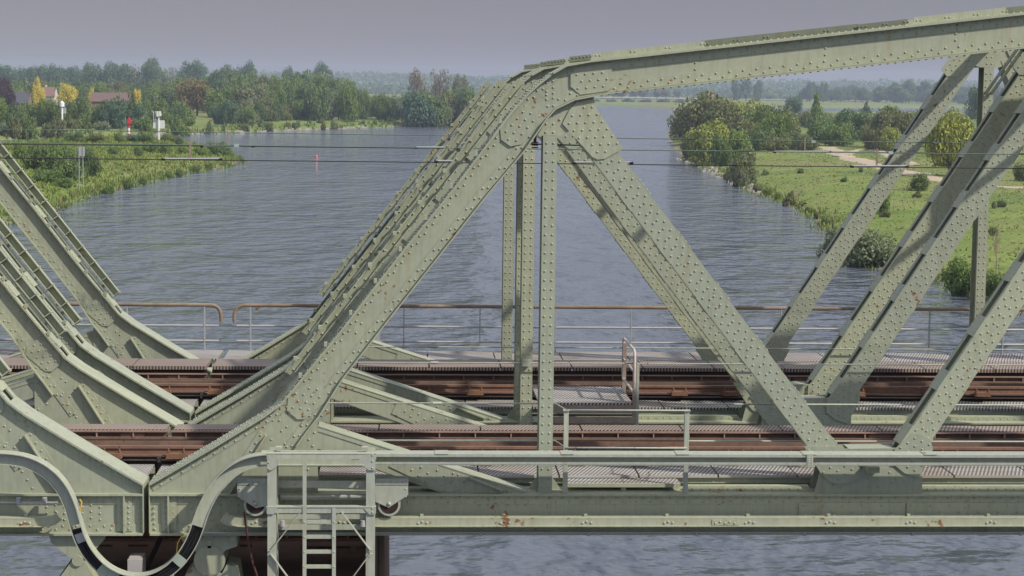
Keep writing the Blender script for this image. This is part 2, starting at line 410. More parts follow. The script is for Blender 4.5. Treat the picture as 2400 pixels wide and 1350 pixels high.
def bottom_chord():
    m = MB(); x0 = XG+.055
    zt, zb = ZC, ZB
    m.box(x0, XE, YF, YF+.02, zb, zt); m.box(x0, XE, YF+T-.02, YF+T, zb, zt)
    m.box(x0-.0, XE, YF-.095, YF+T+.12, zt, zt+.03); m.box(x0, XE, YF-.12, YF+T+.12, zb-.03, zb)
    L = [(x0+.02, zt), (XE, zt)]; LB = [(x0+.02, zb), (XE, zb)]
    m.box(x0, XE, YF-.012, YF-.0005, zt-.145, zt-.001); m.box(x0, XE, YF-.012, YF-.0005, zb+.001, zb+.13)
    m.face_rivets(zig(L, -.05, -.11, .21), YF-.012); m.face_rivets(zig(LB, .045, .1, .21), YF-.012)
    m.face_rivets([A(x, y) for x in range(1123, 1235, 22) for y in (1184,)]+[A(1268, 1187), A(1284, 1187)], YF)
    # field plates beside the node and beside the joint
    for xa, xb in ((1872, 2122), (2124, 2460)):
        (ax, az), (bx, bz) = A(xa, 1176), A(xb, 1200)
        m.box(ax, bx-.01, YF-.026, YF-.0125, az-.36+.12, az-.01)
        m.face_rivets([(ax+.07+.155*k, az-.06-.1*(k % 2)) for k in range(int((bx-ax)/.155))], YF-.026)
        m.face_rivets([(ax+.1+.155*k, az-.21) for k in range(0, int((bx-ax)/.155), 3)], YF-.026)
    m.face_rivets([(x0+.66+.135*k, zt-.19-.1*j+.03*(k % 2)) for k in range(7) for j in (0, 1, 2)], YF)
    # end stiffeners and end plate at the joint
    m.box(x0-.014, x0, YF-.09, YF+T+.09, zb+.002, zt+.16)
    for s in (.16, .23): pass
    m.box(x0+.27, x0+.295, YF-.105, YF-.013, zb+.004, zt-.004)
    m.box(x0+.17, x0+.27, YF-.028, YF-.013, zb+.02, zt-.02); m.box(x0+.297, x0+.4, YF-.028, YF-.013, zb+.02, zt-.02)
    for k in range(6):
        zz = zb+.06+k*.085; m.face_rivets([(x0+.06, zz), (x0+.35, zz)], YF-.02); m.face_rivets([(x0+.22, zz)], YF-.028)
    # inner angle standing on the chord
    for xa, xb in ((1612, 1900), (2165, 2900)):
        (ax, _), (bx, _) = A(xa, 1150), A(xb, 1150)
        m.box(ax, bx, YF+.14, YF+.155, zt+.031, zt+.11); m.box(ax, bx, YF+.155, YF+.27, zt+.1, zt+.113)
        m.face_rivets([(ax+.1+.14*k, zt+.07) for k in range(int((bx-ax)/.14))], YF+.14, .016)
    return m
def node_gusset():
    m = MB()
    p = [A(*k) for k in ((1908, 1157), (1924, 1100), (1895, 1060), (1985, 1052), (2096, 1050), (2180, 1052), (2162, 1091), (2161, 1157))]
    m.prism(p, YF+.013, YF+.03); m.prism(p, YF+T-.03, YF+T-.013)
    m.prism([A(*k) for k in ((1908, 1157), (1921, 1108), (2162, 1091), (2161, 1157))], YF-.004, YF+.012)
    # rounded ends of the two diagonals, riveted on the gusset
    q = [A(*k) for k in ((1883, 1045), (1975, 1045), (2025, 1110), (2008, 1122), (1985, 1132), (1962, 1134), (1940, 1126), (1922, 1107))]
    patch(m, q, YF-.012, .016, .135, .6, .88)
    q = [A(*k) for k in ((2140, 1015), (2158, 1017), (2180, 1030), (2186, 1052), (2165, 1091), (2152, 1119), (2118, 1108), (2094, 1088), (2096, 1052))]
    patch(m, q, YF-.012, .016, .135, .6, .88)
    m.face_rivets([A(*k) for k in ((2057, 1121), (2058, 1141), (2036, 1122), (2036, 1141), (2085, 1107), (2100, 1122), (2120, 1130), (2092, 1130), (1953, 1137), (1970, 1142))], YF-.004)
    m.box(A(1990, 1054)[0], A(2096, 1054)[0], YF+.01, YF+T-.01, A(1990, 1054)[1], A(1990, 1054)[1]+.015)
    m.box(A(2024, 1090)[0], A(2050, 1090)[0], YF-.32, YF-.02, A(2030, 1099)[1], A(2030, 1086)[1])
    m.box(A(2020, 1090)[0], A(2052, 1090)[0], YF-.04, YF-.004, A(2030, 1108)[1], A(2030, 1082)[1])
    return m
def knee_gusset():
    m = MB(); p = [A(*k) for k in ((1259, 318), (1284, 277), (1316, 243), (1350, 232), (1391, 224), (1396, 264), (1318, 318))]
    m.prism(p, YF-.002, YF+.018); m.prism(p, YF+T-.018, YF+T+.002)
    q = [A(*k) for k in ((1318, 290), (1334, 258), (1350, 240), (1391, 232), (1397, 252), (1460, 348), (1418, 372), (1400, 374), (1388, 368))]
    patch(m, q, YF-.012, .016, .135, -.95, .88)
    m.face_rivets([A(*k) for k in ((1280, 290), (1297, 290), (1279, 310), (1297, 310), (1296, 270), (1312, 280))], YF-.002)
    return m
ZTOP3 = None
def top_node():
    m = MB(); zl = at(2303, 158, YD).z; zu = L_TOP[3][1]+(XP3-L_TOP[3][0])*.0775
    p = [(XP3-.8, zu-.03-.07), (XP3+.8, zu+.03), (XP3+.52, zl+.1), (XP3+.2, zl), (XP3-.2, zl), (XP3-.52, zl+.1)]
    m.prism(p, YF-.002, YF+.018); m.prism(p, YF+T-.018, YF+T+.002)
    for s in (-1, 1):
        q = [(XP3+s*x, z) for x, z in ((.36, zu-.02), (.75, zu-.06), (1.05, zl-.05), (.92, zl-.2), (.72, zl-.2), (.55, zl-.02))]
        if s > 0: q = q[::-1]
        patch(m, q, YF-.012, .016, .135, .9*-s, .88)
    m.face_rivets([(XP3+e, zl+.08+.14*k) for k in range(4) for e in (-.053, .053)], YF-.002)
    return m, zl

EP = end_post(); EPL = end_post(True); TC = top_chord(); TN, ZL3 = top_node()
ZK = A(1280, 318)[1]
D1 = diagonal(A(1355, 279), A(1968, 1098), .19)
D2 = diagonal(A(2112, 1088), (XP3-.42, ZL3+.22), .187)
D3 = diagonal((XP3+.42, ZL3+.22), (15.5, A(0, 1095)[1]+1.0), .187)
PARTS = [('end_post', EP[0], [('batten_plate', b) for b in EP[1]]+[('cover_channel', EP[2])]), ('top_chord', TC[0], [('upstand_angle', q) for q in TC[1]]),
         ('bottom_chord', bottom_chord(), []), ('end_strut', end_strut(), []),
         ('vertical_post', vertical_post(XP1, ZC+.03, ZK), []), ('post_foot', foot(XP1, -1), []), ('post_foot', foot(XP1, 1), []),
         ('vertical_post', vertical_post(XP3, ZC+.03, ZL3), []),
         ('diagonal', D1[0], [('batten_plate', b) for b in D1[1]]), ('diagonal', D2[0], [('batten_plate', b) for b in D2[1]]), ('diagonal', D3[0], [('batten_plate', b) for b in D3[1]]),
         ('gusset_plate', node_gusset(), []), ('gusset_plate', knee_gusset(), []), ('gusset_plate', TN, [])]
def bracing():
    """floor beams, bearers and the cross frames between the two trusses of a span"""
    out = []; ya, yb = YF+T, YB
    for x in (XG+.35, XP1, 7.3, XP3):
        m = MB(); m.box(x-.012, x+.012, ya, yb, ZB+.0, ZC-.02); m.box(x-.11, x+.11, ya+.01, yb-.01, ZB-.025, ZB); m.box(x-.11, x+.11, ya+.01, yb-.01, ZC-.02, ZC)
        out.append(('cross_beam', m))
    m = MB()
    for y in (30.4, 31.9): m.box(XG+.05, XE, y-.01, y+.01, ZC-.3, ZC+.16); m.box(XG+.05, XE, y-.09, y+.09, ZC-.32, ZC-.3)
    out.append(('stringer', m))
    zu = L_TOP[3][1]+(XP3-L_TOP[3][0])*.0775; zm = zu+.15; z1 = ZL3-.55; ym = (ya+yb)/2
    m = MB()
    m.bar((XP3, ya, zm), (XP3, yb, zm), .16, .2)
    for y0, y1 in ((ya+.02, ym), (yb-.02, ym)):
        for dx in (-.06, .06): m.bar((XP3+dx, y0, z1), (XP3+dx, y1, zm-.1), .02, .09)
    m.bar((XP3, ya, z1+.3), (XP3, ya+.5, z1+.3), .1, .012)
    out.append(('cross_frame', m))
    xk = A(1420, 180)[0]; zk = A(1420, 160)[1]
    m = MB(); m.bar((xk, ya, zk), (xk, yb, zk), .2, .22)
    zz = lambda x: zk+(x-xk)*.122
    m.bar((7.4, ya, zz(7.4)), (7.4, yb, zz(7.4)), .12, .14)
    out.append(('top_bracing', m)); return out
BR = bracing()
def span(name, label, mirror, xo):
    org = (xo, YA, ZB); root = empty('truss_bridge', org, label, 'railway bridge', 'steel truss spans meeting over the pier')
    mx = XG if mirror else None
    skip = ('gusset_plate', 'top_chord') if False else ()
    for nm, mb, subs in PARTS:
        if mirror and nm == 'end_post': mb = EPL[0]; subs = [('batten_plate', b) for b in EPL[1]]+[('cover_channel', EPL[2])]
        o = mb.build(nm, GREEN, root, mx, org)
        so = [(sn, sm.build(sn, GREEN_SHADE if getattr(sm, 'dark', False) else GREEN, o, mx, org)) for sn, sm in subs]
        c = o.copy(); COL.objects.link(c); c.parent = root; c.location = (0, YB-YA, 0)
        for sn, s in so: d = s.copy(); COL.objects.link(d); d.parent = c
    for nm, mb in BR: mb.build(nm, GREEN, root, mx, org)
    return root
SP = span('r', 'right-hand sage green riveted truss span carrying the nearer track', False, XG+.06)
c = copy_tree(SP); c.location.y += YC-YA; c['label'] = 'right-hand sage green riveted truss span behind, carrying the farther track'
SL = span('l', 'left-hand sage green span of the nearer track with ribbed channels up its end posts', True, XG-.06)
c = copy_tree(SL); c.location.y += YC-YA; c['label'] = 'left-hand sage green span of the farther track, mostly hidden behind the nearer one'
# ------------------------------------------------------------------ tracks, walkways, rails
DB = YC-YA; XL, XR = -11.5, 15.2
def zz(v): return v+H
def track(dy, which):
    root = empty('railway_track', (0, 30.4+dy, zz(-5.95)), 'rust brown rail track on steel bearers, the %s of the two' % which, 'railway track', 'tracks on the bridge')
    for (a, b) in ((XL, XG-.62), (XG-.61, XR)):
        m = MB(); y = 30.4+dy; zt = zz(-5.794); zb = zz(-5.95)
        m.box(a, b, y-.036, y+.036, zt-.04, zt); m.box(a, b, y-.01, y+.01, zb+.02, zt-.04); m.box(a, b, y-.07, y+.07, zb, zb+.022)
        m.build('rail', RUSTRED, root)
        m = MB(); y = 30.78+dy; m.box(a, b, y-.012, y+.012, zz(-5.885), zz(-5.784)); m.box(a, b, y, y+.12, zz(-5.898), zz(-5.886)); m.build('guard_rail', RUST, root)
        m = MB(); y = 31.835+dy; m.box(a, b, y-.036, y+.036, zt-.04-.12, zt-.12); m.box(a, b, y-.01, y+.01, zb-.1, zt-.16); m.build('rail', RUST, root)
    k = 0; x = XL+.3
    while x < XR:
        m = MB(); y = 30.4+dy; z = zz(-5.95)
        m.box(x-.16, x+.16, y-.2, y+.16, z-.022, z-.002)
        m.box(x-.15, x+.15, y-.19, y-.075, z, z+.06); m.box(x-.15, x+.15, y+.072, y+.15, z, z+.05)
        for s in (-.12, .12): m.tube([(x+s, y-.13, z+.06), (x+s, y-.13, z+.135)], .014, 6); m.tube([(x+s, y-.13, z+.075), (x+s, y-.13, z+.1)], .026, 6)
        m.build('rail_chair', RUSTOR, root)
        x += 1.02 if k % 2 else 1.5; k += 1
    for a, b in ((XL, XG-.03), (XG+.03, XR)):
        m = MB(); m.box(a, b, 30.62+dy, 31.88+dy, zz(-6.14), zz(-6.12)); m.box(a, b, 30.5+dy, 30.53+dy, zz(-6.3), zz(-6.0)); m.build('deck_plate', DARK, root)
        m = MB(); y = 31.9+dy; zt = zz(-5.815); zb = zz(-5.99)
        m.box(a, b, y, y+.015, zb, zt-.0); m.box(a, b, y-.09, y, zt-.014, zt); m.box(a, b, y-.06, y, zb-.012, zb)
        m.build('ribbed_girder', RUST, root)
        x = a+.25
        while x < b:
            m = MB(); m.box(x-.011, x+.011, y-.085, y-.001, zb+.001, zt-.015); m.build('girder_rib', RIBM, root); x += .61
        m = MB(); m.box(a, b, y-.094, y-.0905, zt-.016, zt+.002); m.build('girder_edge', RIBM, root)
        x = a+.33
        while x+.4 < b: m = MB(); m.box(x, x+.42, y-.004, y-.001, zb+.012, zb+.038); m.build('drain_slot', BLACK, root); x += .61
        m = MB(); x = b if a < XG-.5 else a
        x2 = x-.95 if a < XG-.5 else x+1.6
        cxp = (XG-.62) if a < XG-.5 else 8.2
        m.box(cxp-.19, cxp+.19, y-.05, y-.002, zb+.05, zt-.03); m.box(cxp-.21, cxp+.21, y-.06, y-.05, zt-.075, zt-.05)
        m.build('joint_plate', RUSTRED, root)
    for a, b in ((XL, XG-.03), (XG+.03, XR)):
        m = MB(); x = a
        while x < b-.2:
            e = min(x+2.1, b); m.box(x+.006, e-.006, 30.47-.42+dy+.38, 30.62+dy, zz(-6.045), zz(-6.03)); x += 2.1
        m.build('edge_plate', PLATE, root)
    return root
track(0, 'nearer'); track(DB, 'farther')

def walkway(label, y0, y1, z, ranges, pw, m_, th=.04, fascia=None, skew=0.0):
    root = empty('walkway', (XG, y0, z), label, 'walkway', 'grating walkways on the bridge')
    for a, b in ranges:
        n = max(1, round((b-a)/pw)); w = (b-a)/n
        for k in range(n):
            m = MB(); g = .014; dz = random.uniform(-.004, .004)
            x0, x1 = a+k*w+g, a+(k+1)*w-g
            m.box(x0, x1, y0, y1, z-th+dz, z+dz)
            m.build('grating_panel', m_, root)
        m = MB()
        for yy in (y0+.05, y1-.08): m.box(a, b, yy, yy+.03, z-th-.1, z-th-.006)
        m.build('bearer', fascia or GREEN, root)
    return root
GAP = ((XL, XG-.05), (XG+.05, XR))
walkway('narrow grey grating walkway beside the front truss, nearest the camera', 29.56, 30.4, zz(-6.095), GAP, 1.28, GRATE)
walkway('brown grating strip lying on the ribbed girder of the nearer track', 31.93, 32.43, zz(-5.80), GAP, 1.72, GRATEB)
walkway('grey grating walkway between the middle trusses and the farther track', 29.56+DB, 30.4+DB, zz(-6.095), GAP, 1.28, GRATE)
walkway('raised brown grating walkway behind the farther track', 38.4, 39.46, zz(-5.68), GAP, 1.52, GRATEB, .07, DARK)
walkway('outer grey grating walkway under the pipe railing, farthest from the camera', 40.72, 42.05, zz(-5.855), GAP, 1.5, GRATE)
# hatched fascia plates beneath the near walkways
for dy, lb in ((0, 'long pale green fascia plate under the nearest walkway'), (DB, 'long pale green fascia plate under the walkway by the middle trusses')):
    m = MB()
    for a, b in GAP:
        m.box(a, b, 29.66+dy, 29.675+dy, zz(-6.32), zz(-6.15))
    tag(m.build('fascia_plate', GREEN), lb, 'steel plate')
# step platform hung outside, in front of the near walkway
root = empty('step_platform', (A(1470, 1140)[0], 29.3, zz(-6.16)), 'small grey grating step between two rail posts at the edge of the nearest walkway', 'platform')
xa, xb = A(1332, 1140)[0], A(1598, 1140)[0]; xm = (xa+xb)/2
for a, b in ((xa, xm-.006), (xm+.006, xb)):
    m = MB(); m.box(a, b, 29.16, 29.545, zz(-6.175), zz(-6.145)); m.build('grating_panel', GRATE, root)
m = MB(); m.box(xa, xb, 29.13, 29.155, zz(-6.20), zz(-6.14)); m.box(xm-.04, xm+.04, 29.2, 29.5, zz(-6.26), zz(-6.18)); m.build('edge_angle', GREEN, root)
# raised crossing platform between the middle trusses with its pipe barrier
root = empty('crossing_platform', (3.4, 34.5, zz(-5.613)), 'raised grey grating crossing platform between the middle trusses', 'platform')
x0, x1 = at(1296, 945, 33.6).x, at(1483, 945, 33.6).x
m = MB(); m.box(x0-.25, x1, 33.62, 35.5, zz(-5.65), zz(-5.613)); m.build('grating_panel', GRATE, root)
m = MB(); m.box(x0-.25, x1, 33.6, 33.66, zz(-5.80), zz(-5.655)); m.box(x0-.25, x1+.05, 33.58, 33.66, zz(-5.98), zz(-5.87)); m.box(x0-.25, x1, 35.44, 35.5, zz(-5.8), zz(-5.655)); m.build('bearer', PLATE, root)
m = MB(); m.box(x1-.33, x1-.27, 33.6, 33.65, zz(-6.2), zz(-5.98)); m.box(x0-.1, x0-.04, 33.5, 33.6, zz(-6.0), zz(-5.7)); m.build('leg', GREEN, root)
root = empty('pipe_barrier', (x1, 34.5, zz(-5.43)), 'worn white pipe barrier with rounded corners at the end of the crossing platform', 'barrier')
def arcpts(path, r, n=5):
    out = []
    for i, p in enumerate(path):
        p = Vector(p)
        if i in (0, len(path)-1): out.append(p); continue
        a = Vector(path[i-1])-p; b = Vector(path[i+1])-p
        pa = p+a.normalized()*r; pb = p+b.normalized()*r
        for k in range(n+1):
            t = k/n; out.append(pa*(1-t)**2+p*(2*t*(1-t))+pb*t*t)
    return out
zt, zb_ = zz(-4.66), zz(-5.43); xg = x1+.02
m = MB(); m.tube(arcpts([(xg, 34.5, zt), (xg, 33.6, zt), (xg, 33.6, zb_), (xg, 35.38, zb_), (xg, 35.38, zt), (xg, 34.5, zt)], .12), .025, 8); m.tube([(xg, 33.6, zz(-5.05)), (xg, 35.38, zz(-5.05))], .02, 8)
BARM = rusty('worn_white_pipe', (.62, .59, .55), (.48, .4, .34)); m.build('pipe_frame', BARM, root)
for y in (33.66, 35.3): m = MB(); m.box(xg-.02, xg+.05, y-.03, y+.03, zz(-6.0), zz(-4.75)); m.build('post', PLATE, root)

# thin green rod railings inside the trusses
def rods(label, y, z1, z2, x0, x1, jog=None, ends=()):
    root = empty('rod_railing', (x0, y, z2 or z1), label, 'railing', 'thin green rod railings along the trusses')
    for z in (z1, z2):
        if z is None: continue
        m = MB(); p = [(x0, y, z)]
        if jog:
            a, b, yj = jog; p += [(a-.13, y, z), (a, yj, z-.01), (b, yj, z-.01), (b+.05, y, z)]
        p.append((x1, y, z)); m.tube(p, .0135, 6); m.build('rod', GREEN2, root)
    for xx in (x0+1.75,): m = MB(); m.tube([(xx-.07, y, z1), (xx+.07, y, z1)], .026, 8); m.build('sleeve', GREEN2, root)
    return root
xa, xb = A(1325, 1100)[0], A(1607, 1100)[0]
r = rods('green rod railing beside the nearest walkway, stepping round two posts', 29.5, zz(-4.937), zz(-5.53), A(760, 900)[0], XR, (xa, xb, 28.95))
for x in (xa, xb):
    m = MB(); m.box(x-.036, x+.036, 28.955, 28.97, ZC+.03, zz(-4.95)); m.box(x-.036, x-.025, 28.97, 29.04, ZC+.03, zz(-4.95)); m.box(x-.05, x+.05, 28.93, 29.03, zz(-4.958), zz(-4.945)); m.build('post', GREEN2, r)
r = rods('thin green rod railing fixed across the second truss from the front', 33.7, zz(-4.905), None, -1.2, XR)
m = MB(); x = at(1491, 900, 33.7).x; m.box(x-.05, x+.05, 33.66, 33.68, ZC, zz(-4.9)); m.box(x-.05, x-.035, 33.68, 33.76, ZC, zz(-4.9)); m.build('post', GREEN2, r)
m = MB(); x = XP1; m.box(x-.09, x+.06, 33.66, 33.8, zz(-4.96), zz(-4.85)); m.build('clamp', GREEN2, r)
rods('thin green rod railing of the third truss, seen against the water', 35.33, zz(-4.845), None, -1.2, XR)

# far pipe railing, one on each span
def pipe_railing(label, xs, xe, sgn):
    root = empty('pipe_railing', (xs, 42.0, zz(-5.855)), label, 'railing', 'rust brown pipe railings along the far walkway')
    y = 42.0; zt = zz(-4.845)
    m = MB(); m.tube(arcpts([(xe, y, zt), (xs, y, zt), (xs-sgn*.0, y, zt-.36)], .26, 8), .042, 10); m.build('top_pipe', PIPE, root)
    m = MB(); m.tube([(xs, y, zt-.3), (xs, y, zt-.38), (xs, y, zt-.4)], [.036, .036, .02], 10); m.build('pipe_tip', GALV, root)
    for z in (zz(-5.305), zz(-5.643)):
        m = MB(); m.tube([(xe, y, z), (xs+sgn*.05, y, z)], .024, 8); m.build('mid_rail', GALV, root)
    x = xs+sgn*.36; k = 0
    while abs(x-xe) > .3 and k < 14:
        m = MB(); m.box(x-.012, x+.012, y-.03, y+.03, zz(-6.0), zt-.02); m.build('post', GREY, root); x += sgn*1.695; k += 1
    if sgn > 0:
        x = at(885, 790, 42).x; m = MB(); m.box(x-.05, x+.05, y-.04, y+.04, zz(-6.0), zz(-5.35)); m.build('stub_post', GREY, root)
        x = at(604, 725, 42).x; m = MB(); m.tube([(x, y, zt-.06), (x, y, zt-.1)], .05, 8); m.build('hanging_bolt', RUSTOR, root)
    return root
pipe_railing('rust brown pipe railing right of the gap, its end bent down', at(549, 735, 42).x, XR, 1)
pipe_railing('rust brown pipe railing left of the gap, its end bent down', at(518, 735, 42).x, XL, -1)

# ------------------------------------------------------------------ runway beams on the front chord
def runway(label, x0, x1, curl, sgn):
    root = empty('runway_beam', (x0, 28.76, zz(-6.6)), label, 'steel beam', 'inspection runway beams bolted to the front chords')
    zt, zb_ = A(1500, 1206)[1], A(1500, 1223)[1]
    path = [(x0, .0), (x0+sgn*.12, -.0)] if not curl else [(x0, .10), (x0+sgn*.07, .045), (x0+sgn*.16, .012), (x0+sgn*.3, 0)]
    path = [(x, zb_+d) for x, d in path]+[(x1, zb_)]
    if sgn < 0: path = path[::-1]
    m = MB(); h = zt-zb_
    m.ribbon(path, 0, .012, 28.66, 28.86); m.ribbon(path, .012, h, 28.70, 28.715); m.ribbon(path, h, h+.014, 28.698, 28.86)
    m.build('beam', RUNPAINT, root)
    m = MB(); x = x0+sgn*2.7*.5
    n = int(abs(x1-x0)/1.27)
    for k in range(n):
        x = x0+sgn*(.55+1.27*k)
        m.box(x-.035, x+.035, 28.786, 28.988, zb_+.02, zb_+.035); m.prism([(x-.1, zb_-.002), (x+.06, zb_-.002), (x+.04, zb_-.05), (x-.03, zb_-.05)], 28.8, 28.97)
        m.face_rivets([(x-.06, zb_+.05), (x, zb_+.07), (x+.07, zb_+.055)], 28.70, .022)
        m.box(x-.03, x+.02, 28.8, 28.84, zt+.014, zt+.05)
    m.build('bracket', RUNPAINT, root)
    m = MB()
    for xa_, w in ((A(1662, 1200)[0], .42),):
        if sgn > 0: m.box(xa_, xa_+w, 28.688, 28.699, zb_+.02, zt-.01); m.face_rivets([(xa_+.05+.075*k, zb_+.05+.02*(k % 2)) for k in range(5)], 28.688)
    if m.v: m.build('splice_plate', RUNPAINT, root)
    return root
runway('rust spotted pale runway beam along the right front chord, its left end curled up', A(520, 1210)[0], XR, True, 1)
runway('pale runway beam along the left front chord ending before the joint', A(152, 1210)[0], XL, True, -1)
root = empty('conduit', (XG+2, 28.85, ZB-.02), 'thin grey conduit clipped under the right front chord', 'conduit')
m = MB(); m.tube([(A(480, 1243)[0], 28.86, ZB+.02), (XR, 28.86, ZB+.012)], .014, 6); m.build('pipe', GALV, root)
for px in range(1125, 2400, 252): x = A(px, 1250)[0]; m = MB(); m.box(x-.02, x+.02, 28.84, 28.88, ZB-.035, ZB+.03); m.build('clip', GREY, root)
root = empty('conduit', (XG-2, 28.85, ZC-.06), 'thin grey conduit clipped across the left front chord', 'conduit')
m = MB(); m.tube([(XL, 28.86, A(0, 1173)[1]), (A(140, 1173)[0], 28.86, A(140, 1173)[1])], .014, 6); m.build('pipe', GALV, root)
for px in (48, 109): x, z = A(px, 1172); m = MB(); m.box(x-.03, x+.03, 28.82, 28.9, z-.03, z+.07); m.build('clip', GREY, root)

# ------------------------------------------------------------------ cable tray with its hanging loop
YT = 28.45
def T_(px, py): p = at(px, py, YT); return (p.x, p.z)
root = empty('cable_tray', (*[T_(630, 1076)[0]], YT, T_(630, 1076)[1]), 'long grey green cable tray along the front, sagging in a loop under the joint', 'cable tray')
tray_r = [T_(*p) for p in ((2420, 1080), (1500, 1077), (900, 1076), (640, 1076))]
xR = T_(2400, 1080)[0]+4
zt_, zb_ = T_(1500, 1062)[1]-.03, T_(1500, 1090)[1]
m = MB(); x0 = T_(875, 1076)[0]-1.7
m.box(x0, xR, 28.42, 28.72, zt_, zt_+.014); m.box(x0, xR, 28.53, 28.544, zb_, zt_-.0); m.box(x0, xR, 28.41, 28.53, zb_, zb_+.014); m.box(x0, xR, 28.405, 28.42, zb_+.0145, zb_+.05); m.box(x0, xR, 28.42, 28.434, zt_-.028, zt_)
m.build('straight_tray', GREEN2, root)
for px in (1897, 1035, 1330, 1600, 2180):
    m = MB(); x = T_(px, 1076)[0]; m.box(x-.1, x+.1, 28.41, 28.7, zt_+.0145, zt_+.024)
    m.build('joint_cover', GREEN2, root); m = MB()
    if px == 1897:
        m.box(x-.05, x+.05, 28.40, 28.419, zb_-.02, zt_+.01); m.face_rivets([(x+e, zb_+.02+.035*k) for k in range(4) for e in (-.025, .025)], 28.40, .012); m.build('splice_plate', GREEN2, root)
loop_px = [(640, 1076), (600, 1079), (565, 1090), (530, 1114), (500, 1149), (476, 1195), (462, 1240), (449, 1272), (425, 1310), (392, 1341), (347, 1361), (295, 1361), (248, 1340), (213, 1306), (189, 1266), (176, 1225), (164, 1180), (143, 1138), (112, 1106), (72, 1084), (30, 1075), (-30, 1073)]
def smooth(p, k=2):
    for _ in range(k):
        q = [p[0]]
        for a, b in zip(p, p[1:]): q += [(a[0]*.75+b[0]*.25, a[1]*.75+b[1]*.25), (a[0]*.25+b[0]*.75, a[1]*.25+b[1]*.75)]
        p = q+[p[-1]]
    return p
LOOP = smooth([T_(*p) for p in loop_px]); hw = .098
def seg(z_lo, z_hi, side):
    return [p for p in LOOP]
zs = T_(460, 1237)[1]; XM = T_(330, 1350)[0]
right = [p for p in LOOP if p[0] > XM and p[1] >= zs]; low = [p for p in LOOP if p[1] <= zs+.03]; left = [p for p in LOOP if p[0] < XM and p[1] >= zs]
for part in (right, left):
    m = MB(); m.ribbon(part, -hw, hw, YT+.0, YT+.012); m.build('tray_web', GREEN2, root)
m = MB(); m.ribbon(LOOP, -hw-.0, -hw+.014, YT-.10, YT+.13); m.ribbon(LOOP, hw-.014, hw, YT-.02, YT+.13); m.build('tray_flange', GREEN2, root)
m = MB(); m.ribbon(low, -hw+.016, hw-.016, YT+.07, YT+.085)
for o_ in (-.06, -.015, .03, .065):
    q = offset(low, o_); m.tube([(x, YT+.05+.012*math.sin(i*.7+o_*40), z) for i, (x, z) in enumerate(q)], .028, 6)
m.build('cable', BLACK, root)
STRAP = mat('faded_teal_strap', (.33, .40, .33), .6)
for a in (8, 19, int(len(low)*.62), len(low)-12):
    if 0 < a < len(low)-3: m = MB(); m.ribbon(low[a:a+3], -hw-.004, hw+.004, YT-.012, YT+.0); m.build('cable_strap', STRAP, root)
m = MB(); q = low[-4:-1]; m.ribbon(q, -hw+.02, hw-.03, YT+.0, YT+.02); m.build('end_wrap', GALV, root)
m = MB(); p = [T_(*k) for k in ((185, 1172), (190, 1178), (188, 1195), (182, 1205))]; m.tube([(x, YT+.05, z) for x, z in p], .012, 6)
tag(m.build('yellow_cable', YELLOW), 'short yellow cable sticking out beside the left bend of the tray', 'cable')
m = MB(); p = [A(*k) for k in ((470, 1246), (430, 1248), (422, 1262), (419, 1290), (413, 1330), (405, 1365))]; m.tube([(x, 28.7, z) for x, z in p], .012, 6)
tag(m.build('yellow_cable', YELLOW), 'long yellow cable hanging inside the loop of the tray', 'cable')

# ------------------------------------------------------------------ inspection gantry with ladder and wheels
def G(px, py, y=28.1): p = at(px, py, y); return (p.x, p.z)
root = empty('inspection_gantry', (G(750, 1350)[0], 28.4, G(750, 1350)[1]-.6), 'grey green inspection gantry with ladder and wheels hanging on the front runway beam', 'inspection gantry')
zlo = G(750, 1350)[1]-.9; y0, y1 = 28.1, 28.62
xl, xr = G(637, 1200)[0], G(868, 1200)[0]; ztop = G(750, 1062)[1]
for x, s in ((xl, 1), (xr, -1)):
    for y, sy_ in ((y0, 1), (y1, -1)):
        m = MB(); m.box(x-.065, x+.065, y, y+.012*sy_, zlo, ztop-.012); m.box(x+s*.065-s*.012, x+s*.065, y+.0125*sy_, y+.12*sy_, zlo, ztop-.012); m.build('post', GREEN2, root)
    m = MB()
    z = ztop-.5
    for k in range(5): m.bar((x, y0+.03, z-.55*k), (x, y1-.03, z-.55*k-.45*(1 if k % 2 else -1)*.5), .012, .05)
    m.bar((x, y0+.02, ztop-.2), (x, y1, ztop-.2), .02, .08); m.build('side_lacing', GREEN2, root)
zf = G(750, 1187)[1]
m = MB(); m.box(xl-.085, xr+.085, y0-.02, y0+.09, ztop-.012, ztop); m.box(xl-.085, xr+.085, y0-.014, y0-.001, ztop-.09, ztop-.013); m.box(xl+.066, xr-.066, y0+.3, y0+.312, ztop-.24, ztop-.03); m.box(xl+.07, xr-.07, y0+.2, y0+.3, ztop-.245, ztop-.232); m.build('top_beam', GREEN2, root)
m = MB(); m.box(xl-.085, xr+.085, y0-.025, y0+.1, zf-.012, zf); m.box(xl-.085, xr+.085, y0-.014, y0-.001, zf-.1, zf-.013); m.build('middle_beam', GREEN2, root)
za = at(750, 1150, y1).z
m = MB(); m.box(at(642, 1135, y1).x, at(878, 1135, y1).x, y1-.03, y1-.016, at(750, 1142, y1).z, at(750, 1126, y1).z); m.box(xl+.1, xr-.05, y1-.06, y1+.02, at(750, 1164, y1).z, at(750, 1161, y1).z+.004)
m.box(xl+.1, xr-.05, y1-.02, y1-.008, at(750, 1170, y1).z, at(750, 1165, y1).z)
m.box(xl-.0, xr+.0, y1-.05, y1-.035, at(750, 1215, y1).z, at(750, 1204, y1).z); m.box(xl, xr, y1-.05, y1-.035, at(750, 1240, y1).z, at(750, 1228, y1).z); m.build('back_beam', GREEN2, root)
m = MB()
